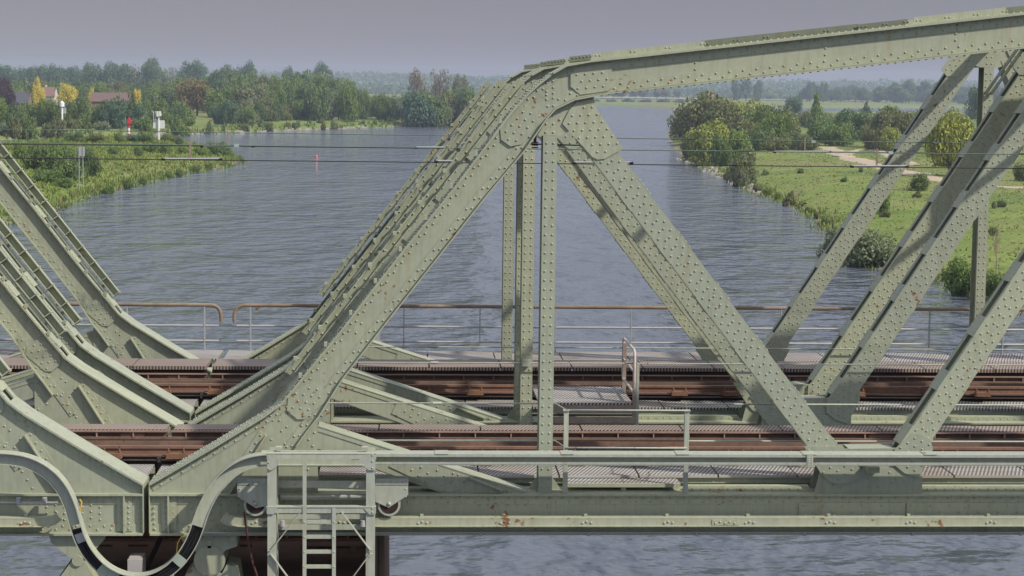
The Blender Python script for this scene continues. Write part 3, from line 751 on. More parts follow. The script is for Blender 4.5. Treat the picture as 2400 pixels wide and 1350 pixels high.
for px in (662, 850): x = at(px, 1225, y1-.1).x; m.tube([(x, y1-.1, at(px, 1230, y1).z), (x, y1-.1, at(px, 1216, y1).z)], [.045, .035], 10)
m.build('buffer', GALV, root)
m = MB()
for px in (714, 783):
    x = G(px, 1250)[0]; m.box(x-.028, x+.028, y0-.028, y0-.015, zlo, (zf-.02) if px > 750 else ztop-.1)
m.build('ladder_rail', GREEN2, root)
xa, xb = G(714, 1250)[0]+.03, G(783, 1250)[0]-.03
for k in range(7):
    z = G(750, 1223)[1]-.2285*k; m = MB(); m.box(xa-.05, xb+.05, y0-.0145, y0+.02, z-.027, z+.027); m.face_rivets([(xa-.03, z), (xb+.03, z)], y0-.028, .014); m.build('rung', GREEN2, root)
for a, b in (((705, 1198), (634, 1290)), ((800, 1198), (868, 1288)), ((634, 1296), (690, 1372)), ((868, 1296), (806, 1380))):
    m = MB(); p, q = G(*a), G(*b); m.bar((p[0], y0-.022, p[1]), (q[0], y0-.022, q[1]), .012, .075, (0, 1, 0)); m.bar((q[0], y0-.0215, q[1]), (q[0]+.001, y0-.0215, q[1]+.001), .01, .01); m.build('brace', GREEN2, root)
m = MB()
for a in (((626, 1066), (650, 1066), (650, 1092), (637, 1102), (626, 1102)), ((880, 1066), (855, 1066), (840, 1075), (863, 1102), (880, 1102)), ((626, 1190), (650, 1190), (642, 1205), (626, 1205)), ((880, 1190), (853, 1192), (866, 1206), (880, 1206))):
    m.prism([G(*k, y0-.02) for k in a], y0-.026, y0-.0145)
m.face_rivets([G(*k) for k in ((630, 1083), (630, 1098), (873, 1066), (873, 1080), (873, 1096), (873, 1190), (873, 1200), (630, 1290), (630, 1300), (871, 1288), (871, 1298))], y0-.027, .016)
m.build('corner_plate', GREEN2, root)
for x in (xl+.09, xr-.09):
    m = MB(); m.box(x-.05, x+.05, 28.3, 28.42, ztop-.0, ztop+.05); m.build('stop_block', GREEN2, root)
for pts, wx in ((((556, 1122), (640, 1122), (640, 1182), (600, 1191), (556, 1164)), 598), (((880, 1122), (956, 1122), (957, 1160), (911, 1190), (880, 1176)), 912)):
    yy = 28.62
    m = MB(); m.prism([G(*p, yy) for p in pts], yy, yy+.014); m.prism([G(*p, yy) for p in pts], yy+.2, yy+.214)
    xs = [G(*p, yy) for p in pts]; a = min(p[0] for p in xs); b = max(p[0] for p in xs); zt2 = max(p[1] for p in xs)
    m.box(a, b, yy-.012, yy-.0005, zt2-.09, zt2); m.face_rivets([(a+.06+.09*k, zt2-.05) for k in range(int((b-a)/.09))], yy-.012, .015)
    m.face_rivets([(b-.04 if wx > 700 else a+.04, zt2-.16-.12*k) for k in range(2)], yy, .015)
    hx, hz = G(wx, 1181, yy); m.rivet((hx, yy, hz), (0, -1, 0), .034); hgr = m.build('wheel_bracket', GREEN2, root)
    m = MB(); m.cyl_y(hx, hz-.02, .175, yy+.03, yy+.06); m.cyl_y(hx, hz-.02, .135, yy+.06, yy+.15); m.cyl_y(hx, hz-.02, .175, yy+.15, yy+.18); w_ = m.build('wheel', GREEN2, hgr)
    m = MB(); m.cyl_y(hx, hz-.02, .14, yy+.026, yy+.031); m.build('wheel_recess', DARK, hgr)
m = MB(); p = [A(*k) for k in ((578, 1185), (582, 1215), (588, 1255), (597, 1300), (612, 1345), (630, 1375))]; m.tube([(x, 28.55, z) for x, z in p], .018, 6)
tag(m.build('hanging_hose', ROPE), 'dark red hose hanging from the wheel bracket left of the gantry', 'hose')

# ------------------------------------------------------------------ bearings and pier
def bearing(dx, mirror, label, y):
    root = empty('bridge_bearing', (A(492, 1350)[0], y, A(492, 1350)[1]-.5), label, 'bridge bearing', 'bearings under the span ends')
    P = lambda px, py: A(px, py)
    m = MB(); m.prism([P(455, 1256), (P(556, 1256)), P(556, 1280), P(528, 1290), P(520, 1302), P(508, 1302), P(500, 1282), P(490, 1282), P(484, 1302), P(470, 1302), P(455, 1290), P(438, 1282), P(424, 1262), P(424, 1256)], y, y+.42)
    m.box(P(478, 1254)[0], P(500, 1254)[0], y-.03, y, P(0, 1264)[1], P(0, 1252)[1]); m.box(P(538, 1254)[0], P(554, 1254)[0], y-.03, y, P(0, 1270)[1], P(0, 1252)[1])
    m.build('upper_shoe', GREEN, root)
    cx, cz_ = P(491, 1314); m = MB(); m.cyl_y(cx, cz_, .24, y-.02, y+.7, 36); m.box(cx-.03, cx+.03, y-.02, y+.5, cz_+.2, cz_+.33); m.build('roller', GREEN, root)
    m = MB(); m.prism([P(452, 1328), P(432, 1352), P(425, 1420), P(570, 1420), P(556, 1330), P(530, 1325), P(520, 1345), P(470, 1345)], y+.03, y+.6); m.build('lower_shoe', GREEN, root)
bearing(0, False, 'round green roller bearing under the right front span end', YF+.0)
bearing(0, False, 'round green roller bearing under the right span end at the second truss', YB)
def rocker(y, label):
    root = empty('bridge_bearing', (A(180, 1400)[0], y, A(180, 1400)[1]), label, 'bridge bearing', 'bearings under the span ends')
    m = MB(); m.prism([A(*p) for p in ((115, 1256), (247, 1256), (246, 1262), (217, 1296), (196, 1308), (164, 1308), (120, 1272))], y, y+.4); m.build('upper_shoe', GREEN, root)
    cx, cz_ = A(182, 1314); m = MB(); m.cyl_y(cx, cz_, .085, y-.02, y+.42, 24); m.build('pin', GREEN, root)
    m = MB(); m.prism([A(*p) for p in ((166, 1318), (200, 1318), (245, 1400), (105, 1400))], y+.01, y+.4); m.build('lower_shoe', GREEN, root)
rocker(YF+.0, 'triangular green rocker bearing under the left front span end'); rocker(YB, 'triangular green rocker bearing under the left span end at the second truss')
root = empty('bridge_pier', (-3.2, 35, 0), 'dark brown bridge pier in the shade below the joint', 'bridge pier')
m = MB(); xa, xb = A(150, 1330)[0], A(893, 1300)[0]
zp = A(500, 1350)[1]-.25
m.add([(xa-.8, 29.2, -2), (xb+.1, 29.2, -2), (xb+.1, 43, -2), (xa-.8, 43, -2), (xa-.25, 29.2, zp), (xb, 29.2, zp), (xb, 43, zp), (xa-.25, 43, zp)], [(0, 3, 2, 1), (4, 5, 6, 7), (0, 1, 5, 4), (1, 2, 6, 5), (2, 3, 7, 6), (3, 0, 4, 7)])
m.build('shaft', CONC, root)
m = MB()
for y in (30.9, 32.6, 34.6, 36.7, 39): m.box(xa+.1, xb-.3, y, y+.3, zp+.42, ZB-.3); m.box(xa+.1, xb-.3, y-.1, y+.4, zp+.36, zp+.42)
for k in range(9): m.box(xa+.3+.5*k, xa+.34+.5*k, 30.62, 30.89, zp+.42, ZB-.3)
m.build('grillage_beam', GRIL, root)
m = MB(); m.box(A(870, 1300)[0], A(884, 1300)[0], 29.6, 30.2, zp-.6, ZB-.02); m.box(A(886, 1300)[0], A(899, 1300)[0], 29.7, 33, zp-.6, ZB-.06); m.box(A(884, 1300)[0], A(886, 1300)[0], 29.9, 30.2, zp-.6, ZB-.02); m.build('timber_fender', rusty('weathered_timber', (.16, .13, .09), (.09, .07, .05)), root)
m = MB(); p, q = A(375, 1258), A(345, 1340); m.bar((p[0], 30.3, p[1]), (q[0]-.2, 30.3, q[1]-.3), .05, .08); m.build('brace', DARK, root)
for a, b, py in ((232, 262, 1279), (300, 345, 1279), (562, 590, 1279)):
    m = MB(); m.box(at(a, py, 30.5).x, at(b, py, 30.5).x, 30.48, 30.58, at(a, py+3, 30.5).z, at(a, py, 30.5).z); m.build('ledge', RUSTOR, root)
for a, b in ((705, 820), (835, 880)):
    m = MB(); m.box(at(a, 1285, 30.5).x, at(b, 1285, 30.5).x, 30.4, 30.55, at(a, 1297, 30.5).z, at(a, 1282, 30.5).z); m.build('ledge', RUSTOR, root)
m = MB(); a, b = A(301, 1308), A(335, 1308); m.box(a[0], b[0], 28.9, 29.3, a[1]-.6, a[1]); m.box(a[0]+.012, b[0]-.012, 28.93, 29.27, a[1]+.001, a[1]+.014)
tag(m.build('cabinet', mat('pale_grey_box', (.4, .38, .36), .6)), 'pale grey box standing inside the hanging cable loop', 'cabinet')

# ------------------------------------------------------------------ overhead wires
def wire(name, label, pts, r, m_, parts):
    root = empty(name, pts[0], label, 'overhead wire', 'overhead wires above the tracks')
    m = MB(); m.tube(pts, r, 6); m.build('wire', m_, root)
    return root
def W(px, py, y): p = at(px, py, y); return (p.x, y, p.z)
XW0, XW1 = -14, 16
def ext(a, b, y):
    pa, pb = W(*a, y), W(*b, y); s = (pb[2]-pa[2])/(pb[0]-pa[0])
    return [(XW0, y, pa[2]+s*(XW0-pa[0])), pa, pb, (XW1, y, pb[2]+s*(XW1-pb[0]))]
y1_, y2_ = 31.6, 38.1
cw1 = wire('contact_wire', 'dark contact wire above the nearer track, lowest of the wires', ext((0, 370), (2400, 395), y1_), .009, DARKWIRE, 0)
mw1 = wire('messenger_wire', 'greenish messenger wire above the nearer track', ext((0, 335), (2400, 362), y1_), .0095, COPPER, 0)
cw2 = wire('contact_wire', 'dark contact wire above the farther track', ext((0, 338), (2280, 359), y2_), .009, DARKWIRE, 0)
mw2 = wire('messenger_wire', 'greenish messenger wire above the farther track, highest of the wires', ext((0, 303), (2280, 336), y2_), .0095, COPPER, 0)
def clamp_rod(root, px0, px1, py, y, drop_px, drop_y0):
    m = MB(); a, b = W(px0, py, y), W(px1, py, y); m.tube([(a[0], y, a[2]), (b[0], y, b[2])], .015, 8); m.build('clamp_rod', GREY, root)
    for q in (a, b): m = MB(); m.tube([(q[0]-.03, y, q[2]-.01), (q[0]+.03, y, q[2]-.01)], .022, 8); m.build('end_clamp', BLACK, root)
    if drop_px: m = MB(); a, b = W(drop_px, drop_y0, y), W(drop_px, py, y); m.box(a[0]-.014, a[0]+.014, y-.01, y+.01, b[2], a[2]); m.build('dropper', PLATE, root)
clamp_rod(cw1, 383, 517, 372, y1_, 446, 331); clamp_rod(cw1, 1022, 1070, 377, y1_, None, 0); clamp_rod(cw1, 1997, 2126, 389, y1_, 2056, 348); clamp_rod(cw1, 1345, 1480, 380.5, y1_, None, 0)
clamp_rod(cw2, 975, 1045, 345, y2_, 1045, 316); clamp_rod(cw2, 1815, 1945, 355, y2_, 1887, 321); clamp_rod(cw2, 533-60, 533+60, 342, y2_, 533, 311)
m = MB()
for rt, px, py, y in ((mw2, 568, 313, y2_), (mw1, 554, 341, y1_), (mw1, 2087, 358, y1_), (mw2, 1906, 332, y2_)):
    m = MB(); p = W(px, py, y); m.box(p[0]-.04, p[0]+.04, y-.03, y+.03, p[2]-.025, p[2]+.025); m.build('wire_clip', mat('pale_clip', (.5, .6, .55), .4, .5), rt)
# small fittings on the trusses
root = empty('insulator', W(1252, 330, 31.6), 'dark red brown insulator hanging under the front knee of the right span', 'insulator')
m = MB(); p = W(1254, 318, 30.2); m.tube([(p[0], p[1], p[2]+.15), (p[0], p[1], p[2]-.12)], .026, 8)
for k in range(3): m.tube([(p[0], p[1], p[2]-.1-.04*k), (p[0], p[1], p[2]-.118-.04*k)], .055, 10)
m.build('body', ROPE, root)
m = MB(); m.tube([(p[0]-.25, p[1], p[2]-.13), (p[0]+1.0, p[1], p[2]-.15)], .012, 6); m.build('rod', DARKWIRE, root)
# ------------------------------------------------------------------ terrain
def G2(pts, z=0.0): return [tuple(ground(x, y, z)[:2]) for x, y in pts]
near_left = [(-700, 640), (-300, 590), (0, 528), (60, 512), (140, 487), (190, 470), (250, 451), (330, 431), (400, 416), (480, 401), (540, 388), (576, 379),
             (540, 362), (500, 348), (430, 338), (330, 334), (200, 337), (60, 344), (0, 350), (-300, 362), (-900, 380)]
left_bank = [(-2500, 360), (-900, 345), (-300, 336), (0, 329), (133, 324), (300, 319), (450, 315), (533, 312), (667, 307), (800, 302), (900, 299), (1000, 293), (1060, 291), (1120, 285), (1200, 274), (1300, 258), (1395, 247), (1500, 251), (1590, 256), (1700, 255), (1830, 252), (2000, 252), (2300, 254), (2700, 259), (3600, 272)]
right_land = [(1588, 259), (1574, 285), (1563, 315), (1572, 345), (1600, 372), (1650, 396), (1700, 419), (1750, 441), (1800, 461), (1850, 484), (1900, 506), (1935, 530), (1975, 575), (2040, 622), (2110, 640), (2180, 648), (2240, 674), (2300, 702), (2400, 740), (2600, 830), (3300, 1000), (3700, 300), (2700, 276), (2280, 269), (2000, 266), (1830, 263), (1700, 265)]
PNL, PRL = G2(near_left), G2(right_land)
lb = G2(left_bank); PLB = lb+[(9000, 9000), (-9000, 9000)]
def sdist(P, poly):
    x, y = P[:, 0], P[:, 1]; d = np.full(len(x), 1e18); ins = np.zeros(len(x), bool); n = len(poly)
    for i in range(n):
        ax, ay = poly[i]; bx, by = poly[(i+1) % n]
        ex, ey = bx-ax, by-ay; t = np.clip(((x-ax)*ex+(y-ay)*ey)/(ex*ex+ey*ey+1e-12), 0, 1)
        d = np.minimum(d, (x-ax-ex*t)**2+(y-ay-ey*t)**2)
        c = (ay > y) != (by > y); xi = ex*(y-ay)/(ey if abs(ey) > 1e-9 else 1e-9)+ax; ins ^= c & (x < xi)
    return np.where(ins, 1, -1)*np.sqrt(d)
def wav(x, y, s, seed):
    r = np.random.default_rng(seed); o = 0*x
    for k in range(5):
        a = r.uniform(0, 6.28); f = (1.7**k)/s; o = o+np.sin(x*f*math.cos(a)+y*f*math.sin(a)+r.uniform(0, 6.28))/(1.5**k)
    return o/2.2
def hfun(P):
    x, y = P[:, 0], P[:, 1]; wob = wav(x, y, 6, 3)*1.2
    sl, sr, sn = sdist(P, PLB)+wob, sdist(P, PRL)+wob, sdist(P, PNL)+wob*.7
    r = np.hypot(x, y)
    def bank(s, h, w, lin, cap): return np.where(s > 0, h*(1-np.exp(-np.maximum(s, 0)/w))+lin*np.minimum(np.maximum(s, 0), cap), np.maximum(.3*s, -3))
    hl = bank(sl, 1.6, 5, .012, 160); hr = bank(sr, 1.4, 7, .006, 120); hn = bank(sn, 2.2, 9, .03, 60)
    h = np.maximum(np.maximum(hl, hr), hn)
    h = h+np.where(h > .15, .22*wav(x, y, 9, 5)*np.clip(h, 0, 1)+.08*wav(x, y, 2.5, 6), 0)
    t = np.clip((r-3300)/1200, 0, 1); h = h+np.where(h > 0, t*t*(3-2*t)*(20+6*wav(x, y, 500, 8)), 0)
    return h
def H1(x, y): return float(hfun(np.array([[x, y]], dtype=float))[0])
na, nr = 1180, 400
az = np.linspace(R(-28), R(36), na); rr = np.exp(np.linspace(math.log(75), math.log(9000), nr))
AZ, RR = np.meshgrid(az, rr); P = np.stack([np.sin(AZ).ravel()*RR.ravel(), np.cos(AZ).ravel()*RR.ravel()], 1)
Z = np.concatenate([hfun(q) for q in np.array_split(P, 12)])
verts = np.column_stack([P, Z]); i0 = (np.arange(nr-1)[:, None]*na+np.arange(na-1)[None]).ravel()
quads = np.column_stack([i0, i0+1, i0+na+1, i0+na]); keep = Z[quads].max(1) > -.6; quads = quads[keep]
def np_mesh(name, v, q, mats, smooth=True):
    me = bpy.data.meshes.new(name); k = q.shape[1]
    me.vertices.add(len(v)); me.vertices.foreach_set('co', np.ascontiguousarray(v, dtype=np.float32).ravel())
    me.loops.add(q.size); me.loops.foreach_set('vertex_index', q.astype(np.int32).ravel())
    me.polygons.add(len(q)); me.polygons.foreach_set('loop_start', np.arange(0, q.size, k, dtype=np.int32))
    me.polygons.foreach_set('use_smooth', np.full(len(q), smooth))
    for m in mats: me.materials.append(m)
    me.update(calc_edges=True); me.validate(); return me
GROUND = mat('meadow_ground', (.07, .1, .03), .9, 0, .1); t = NT(GROUND)
sep = t.n('ShaderNodeSeparateXYZ'); t.l(t.pos(), sep.inputs[0])
n1 = t.noise(.035, 5); n2 = t.noise(.35, 5); n3 = t.noise(2.2, 4); n4 = t.noise(.012, 3)
col = t.mix(t.ramp(n1, [(.35, (0, 0, 0)), (.65, (1, 1, 1))]), (.16, .225, .05), (.21, .255, .07))
col = t.mix(t.ramp(n2, [(.45, (0, 0, 0)), (.75, (.85, .85, .85))]), col, (.24, .225, .10))
col = t.mix(t.ramp(t.noise(.06, 4, t.map((.5, 1, 1))), [(.5, (0, 0, 0)), (.62, (.55, .55, .55))]), col, (.095, .15, .035))
col = t.mix(t.ramp(n4, [(.48, (0, 0, 0)), (.62, (.8, .8, .8))]), col, (.23, .205, .10))
col = t.mix(t.ramp(n3, [(.4, (0, 0, 0)), (.75, (.6, .6, .6))]), col, (.085, .125, .035))
zn = t.math('ADD', sep.outputs[2], t.math('MULTIPLY', t.noise(.8, 4), .7))
col = t.mix(t.ramp(zn, [(.35, (1, 1, 1)), (.75, (0, 0, 0))]), col, t.mix(n3, (.13, .11, .08), (.3, .27, .22)))
t.base(col); t.bump(t.noise(1.3, 6), .9, .5)
go = bpy.data.objects.new('ground', np_mesh('ground', verts, quads, [GROUND])); COL.objects.link(go); tag(go, 'green meadow and river banks running back to the wooded hills', 'ground', kind='structure')
# water
WATER = mat('river_water', (.102, .116, .14), .03, 0, .5); t = NT(WATER); t.b.inputs['IOR'].default_value = 1.33
rot = (0, 0, R(-8))
w0 = t.noise(2.2, 3, t.map((.8, 1.2, 1), rot)); w1 = t.noise(.6, 3, t.map((.8, 1.15, 1), rot), .5); w2 = t.noise(.26, 3, t.map((1.2, .8, 1), rot), .5); w3 = t.noise(.09, 3, t.map((1.6, .8, 1), (0, 0, R(5))), .5)
hgt = t.math('ADD', t.math('ADD', t.math('MULTIPLY', w0, .07), t.math('MULTIPLY', w1, .48)), t.math('ADD', t.math('MULTIPLY', w2, 1.35), t.math('MULTIPLY', w3, 1.5)))
t.bump(hgt, 1.0, 1.3)
gust = t.noise(.02, 3, t.map((.4, 1.2, 1)))
t.l(t.ramp(gust, [(.3, (.04,)*3), (.7, (.10,)*3)]), t.b.inputs['Roughness'])
m = MB(); m.add([(-9000, -400, 0), (9000, -400, 0), (9000, 12000, 0), (-9000, 12000, 0)], [(0, 1, 2, 3)])
tag(m.build('river_water', WATER), 'grey blue rippled river water', 'river', kind='structure')
# sandy track over the right meadow
SAND = mat('sandy_track', (.42, .34, .25), .95, 0, .1); t = NT(SAND); t.base(t.mix(t.noise(.5, 5), (.33, .26, .18), (.5, .42, .32))); t.bump(t.noise(2, 4), .4, .1)
def path(name, label, pts, wid):
    g = [ground(x, y, 2.0) for x, y in pts]; v = []; f = []
    q = smooth([(p.x, p.y) for p in g], 3)
    q2 = [q[0]]
    for a, b in zip(q, q[1:]):
        n = max(1, int(math.hypot(b[0]-a[0], b[1]-a[1])/2.5))
        for k in range(1, n+1): q2.append((a[0]+(b[0]-a[0])*k/n, a[1]+(b[1]-a[1])*k/n))
    L = []
    for i, (x, y) in enumerate(q2):
        a, b = q2[max(i-1, 0)], q2[min(i+1, len(q2)-1)]; dx, dy = b[0]-a[0], b[1]-a[1]; l = math.hypot(dx, dy) or 1
        w = wid*(1+.25*math.sin(i*.7)+.15*math.sin(i*1.9))
        for s in (-1, -.5, 0, .5, 1): L.append((x-dy/l*w*s, y+dx/l*w*s))
    L = np.array(L); z = hfun(L); n = len(q2)
    v = np.column_stack([L, z+.12]); v[0::5, 2] -= .2; v[4::5, 2] -= .2
    idx = np.array([[i*5+k, i*5+k+1, i*5+k+6, i*5+k+5] for i in range(n-1) for k in range(4)])
    o = bpy.data.objects.new(name, np_mesh(name, v, idx, [SAND])); COL.objects.link(o); return tag(o, label, 'path', kind='structure')
path('path', 'pale sandy track curving across the right meadow', [(1935, 340), (1962, 352), (1990, 366), (2050, 381), (2110, 393), (2160, 405), (2215, 419), (2300, 426), (2420, 433), (2600, 440)], 2.9)
path('path', 'side branch of the sandy track', [(1960, 362), (1990, 353), (2020, 347), (2070, 352), (2090, 368), (2150, 383)], 1.3)

# ------------------------------------------------------------------ vegetation
def leafmat(name, c, var=.35, tr=.25):
    m = mat(name, c, .75, 0, .15); t = NT(m)
    oi = t.n('ShaderNodeObjectInfo'); geo = t.n('ShaderNodeNewGeometry')
    a = t.mix(geo.outputs['Random Per Island'], tuple(k*(1-var) for k in c), (c[0]*(1+var), c[1]*(1+var), c[2]*(1+var*.6)))
    b = t.mix(oi.outputs['Random'], a, t.mix(1.0, a, (1.12, 1.04, .85), 'MULTIPLY'))
    t.base(b)
    tl = t.n('ShaderNodeBsdfTranslucent'); t.l(b, tl.inputs['Color']); mx = t.n('ShaderNodeMixShader'); mx.inputs[0].default_value = tr
    out = t.t.nodes['Material Output']; t.l(t.b.outputs[0], mx.inputs[1]); t.l(tl.outputs[0], mx.inputs[2]); t.l(mx.outputs[0], out.inputs['Surface'])
    return m
LF = {k: leafmat('leaves_'+k, c) for k, c in dict(dark=(.095, .155, .07), mid=(.14, .205, .08), fresh=(.15, .225, .07), olive=(.165, .19, .085), yellowgreen=(.27, .31, .085),
      greygreen=(.18, .22, .14), yellow=(.58, .50, .09), brown=(.20, .175, .095), purple=(.075, .045, .055), blossom=(.42, .43, .32), bluegreen=(.10, .17, .11), twig=(.2, .16, .13)).items()}
BARK = mat('bark', (.1, .075, .055), .9, 0, .1); DRY = mat('dry_wood', (.34, .27, .2), .9, 0, .1)
def leaf_quads(C, N, s, r):
    n = len(C); u = r.normal(size=(n, 3)); u -= (u*N).sum(1)[:, None]*N; u /= np.linalg.norm(u, axis=1)[:, None]+1e-9
    w = np.cross(N, u); sx = s*r.uniform(.6, 1.3, n)[:, None]; sy_ = s*r.uniform(.5, 1.0, n)[:, None]
    a = C-u*sx; b = C-w*sy_*.8+N*sy_*.15; c = C+u*sx; d = C+w*sy_*.8-N*sy_*.1
    return np.stack([a, b, c, d], 1).reshape(-1, 3)
def crown_mesh(name, seed, n=2600, blobs=22, s=.06, shape='round', flat=.0):
    r = np.random.default_rng(seed); B = []
    for k in range(blobs):
        d = r.normal(size=3); d /= np.linalg.norm(d); q = r.uniform(.25, .78)
        if shape == 'round': c = np.array([d[0]*q*.95, d[1]*q*.95, .5+.36*math.copysign(abs(d[2])**.5, d[2])*q/.78]); rad = r.uniform(.2, .36)
        elif shape == 'bush': c = np.array([d[0]*q*.95, d[1]*q*.95, abs(d[2])*q*.7+.12]); rad = r.uniform(.2, .34)
        elif shape == 'tall': h = r.uniform(.08, .92); w = (.72-abs(h-.45)*.9); c = np.array([d[0]*q*w, d[1]*q*w, h]); rad = r.uniform(.16, .3)
        elif shape == 'cone': h = r.uniform(.06, .93); w = 1.0-h; c = np.array([d[0]*q*w, d[1]*q*w, h]); rad = .1+.24*(1-h)
        elif shape == 'willow': c = np.array([d[0]*q*.95, d[1]*q*.95, .5+.36*math.copysign(abs(d[2])**.6, d[2])*q/.78]); rad = r.uniform(.2, .36)
        B.append((c, rad))
    w = np.array([b[1]**2 for b in B]); w /= w.sum(); ks = r.choice(len(B), n, p=w)
    cs = np.array([b[0] for b in B])[ks]; rs = np.array([b[1] for b in B])[ks]
    d = r.normal(size=(n, 3)); d /= np.linalg.norm(d, axis=1)[:, None]
    rad = rs*np.clip(r.normal(.9, .16, n), .3, 1.25); zs = .55 if shape != 'tall' else .4
    C = cs+d*rad[:, None]*np.array([1, 1, zs*1.3])
    if shape == 'willow': C[:, 2] -= r.uniform(0, .22, n)*(np.hypot(C[:, 0], C[:, 1]))
    C[:, 2] = np.clip(C[:, 2], .0, 1.08)
    N = d+r.normal(size=(n, 3))*.55+np.array([0, 0, .25]); N /= np.linalg.norm(N, axis=1)[:, None]
    V = leaf_quads(C, N, s, r); me = np_mesh(name, V, np.arange(4*n).reshape(-1, 4), [LF['mid']], False)
    sc_ = 1/np.percentile(np.hypot(V[:, 0], V[:, 1]), 98); zt = np.percentile(V[:, 2], 98.5); V[:, :2] *= sc_; V[:, 2] /= zt
    me.vertices.foreach_set('co', V.astype(np.float32).ravel()); me.update(); return me
def branch_mesh(name, seed, lv=4, dens=3):
    r = random.Random(seed); m = MB()
    def br(p, d, l, rad, k):
        q = p+d*l; mid = p+d*l*.5+Vector((r.uniform(-1, 1), r.uniform(-1, 1), 0))*l*.06
        m.tube([p, mid, q], [rad, rad*.8, rad*.6], 5 if k > 2 else 3, False)
        if k == 0: return
        for _ in range(dens):
            e = (d+Vector((r.uniform(-1, 1), r.uniform(-1, 1), r.uniform(-.2, .9)))*.62).normalized(); br(p+d*l*r.uniform(.5, 1), e, l*r.uniform(.55, .8), rad*.55, k-1)
    br(Vector((0, 0, 0)), Vector((0, 0, 1)), .34, .03, lv); me = m.mesh(name, BARK)
    v = np.array(m.v); s = 1/np.abs(v[:, :2]).max(); zt = v[:, 2].max(); v[:, :2] *= s; v[:, 2] /= zt
    me.vertices.foreach_set('co', v.astype(np.float32).ravel()); me.update(); return me
def trunk_mesh(name, seed):
    r = random.Random(seed); m = MB(); m.tube([(0, 0, -.06), (.004, .0, .1), (-.01, .01, .35), (.0, .02, .62)], [.032, .026, .02, .012], 7, False)
    for k in range(6):
        a = k*1.05+r.uniform(-.3, .3); z = r.uniform(.2, .45); l = r.uniform(.16, .3); e = Vector((math.cos(a)*l, math.sin(a)*l, z+r.uniform(.15, .3)))
        m.tube([(0, 0, z), (e.x*.5, e.y*.5, z+(e.z-z)*.4), e], [.014, .009, .004], 5, False)
    return m.mesh(name, BARK)
CR = {'round': [crown_mesh('crown', 11+k, 3400, 26, .052) for k in range(4)], 'tall': [crown_mesh('crown', 31+k, 2400, 26, .07, 'tall') for k in range(3)],
      'bush': [crown_mesh('crown', 51+k, 1700, 18, .075, 'bush') for k in range(4)], 'cone': [crown_mesh('crown', 71, 2200, 26, .062, 'cone')],
      'willow': [crown_mesh('crown', 81+k, 5200, 30, .045, 'willow') for k in range(2)], 'thin': [crown_mesh('crown', 91+k, 950, 24, .05) for k in range(2)],
      'dense': [crown_mesh('crown', 95+k, 6000, 34, .042) for k in range(2)], 'densebush': [crown_mesh('crown', 101+k, 5200, 30, .045, 'bush') for k in range(2)],
      'bare': [branch_mesh('twigs', 7+k, 5, 3) for k in range(2)]}
TR = [trunk_mesh('trunk', k) for k in range(3)]
def tree(px, by, ty, wpx, kind, leaf, label, cat='tree', group=None, name='tree', gz=1.6, dist=None, trunk=.07):
    p = ground(px, by, gz)
    if not dist:
        for _ in range(5): p = ground(px, by, .5*gz+.5*max(H1(p.x, p.y), .05)); gz = .5*gz+.5*max(H1(p.x, p.y), .05)
    if dist: v = ray(px, by); p = Vector((v.x, v.y, 0))*(dist/v.y)
    z = H1(p.x, p.y); z = max(z, .05); d = p.y
    v = ray(px, ty); ztop = H+v.z/v.y*d; h = max(ztop-z, .8); w = wpx*d/F/2
    root = empty(name, (p.x, p.y, z), label, cat, group, random.uniform(0, 6.28))
    me = random.choice(CR[kind]); tz = trunk*h if kind not in ('bush', 'densebush', 'bare') else 0
    o = bpy.data.objects.new('crown' if kind != 'bare' else 'branches', me); COL.objects.link(o); o.parent = root
    o.location = (0, 0, tz); o.scale = (w, w*random.uniform(.85, 1.05), h-tz)
    o.material_slots[0].link = 'OBJECT'; o.material_slots[0].material = LF[leaf] if leaf in LF else leaf
    if kind not in ('bush', 'densebush', 'bare'):
        t_ = bpy.data.objects.new('trunk', random.choice(TR)); COL.objects.link(t_); t_.parent = root; t_.scale = (h, h, h)
    return root
ru = random.uniform
def prof(pts, x):
    for (a, b), (c, d) in zip(pts, pts[1:]):
        if a <= x <= c: return b+(d-b)*(x-a)/(c-a)
    return pts[-1][1] if x > pts[-1][0] else pts[0][1]
# --- left bank: prominent trees first
tree(462, 272, 190, 92, 'dense', 'brown', 'broad brown leaved tree standing alone on the left bank meadow', gz=3, trunk=.12)
tree(8, 262, 187, 64, 'dense', 'purple', 'dark purple copper beech at the left edge', gz=3)
tree(90, 262, 203, 34, 'dense', 'yellow', 'smaller yellow tree in front of the pale gabled house', gz=3.2, dist=800)
tree(157, 255, 200, 46, 'dense', 'yellow', 'large bright yellow tree right of the pale gabled house', gz=3.2, dist=820)
tree(88, 215, 184, 20, 'round', 'yellow', 'small yellow crown rising above the wood on the left', gz=3.2, dist=960)
tree(212, 240, 206, 20, 'thin', 'yellow', 'half yellow tree left of the brown roofed house', gz=3.2, dist=860)
tree(232, 245, 196, 40, 'round', 'fresh', 'light green tree close behind the brown roofed house', gz=3.2, dist=880)
tree(321, 236, 211, 20, 'round', 'yellow', 'small yellow tree right of the brown roofed house', gz=3.2, dist=850)
tree(186, 300, 258, 34, 'densebush', 'blossom', 'white flowering hawthorn among the left bank bushes', 'shrub', name='shrub')
tree(975, 232, 161, 62, 'bare', 'twig', 'left one of two bare brown tall trees by the river bend', gz=3, dist=1150)
tree(1030, 232, 160, 66, 'bare', 'twig', 'right one of two bare brown tall trees by the river bend', gz=3, dist=1170)
tree(975, 232, 166, 56, 'thin', 'brown', 'thin brown budding crown of a tall tree by the river bend', gz=3, dist=1160, group='budding crowns')
tree(1032, 232, 165, 60, 'thin', 'brown', 'thin brown budding crown of a tall tree by the river bend', gz=3, dist=1180, group='budding crowns')
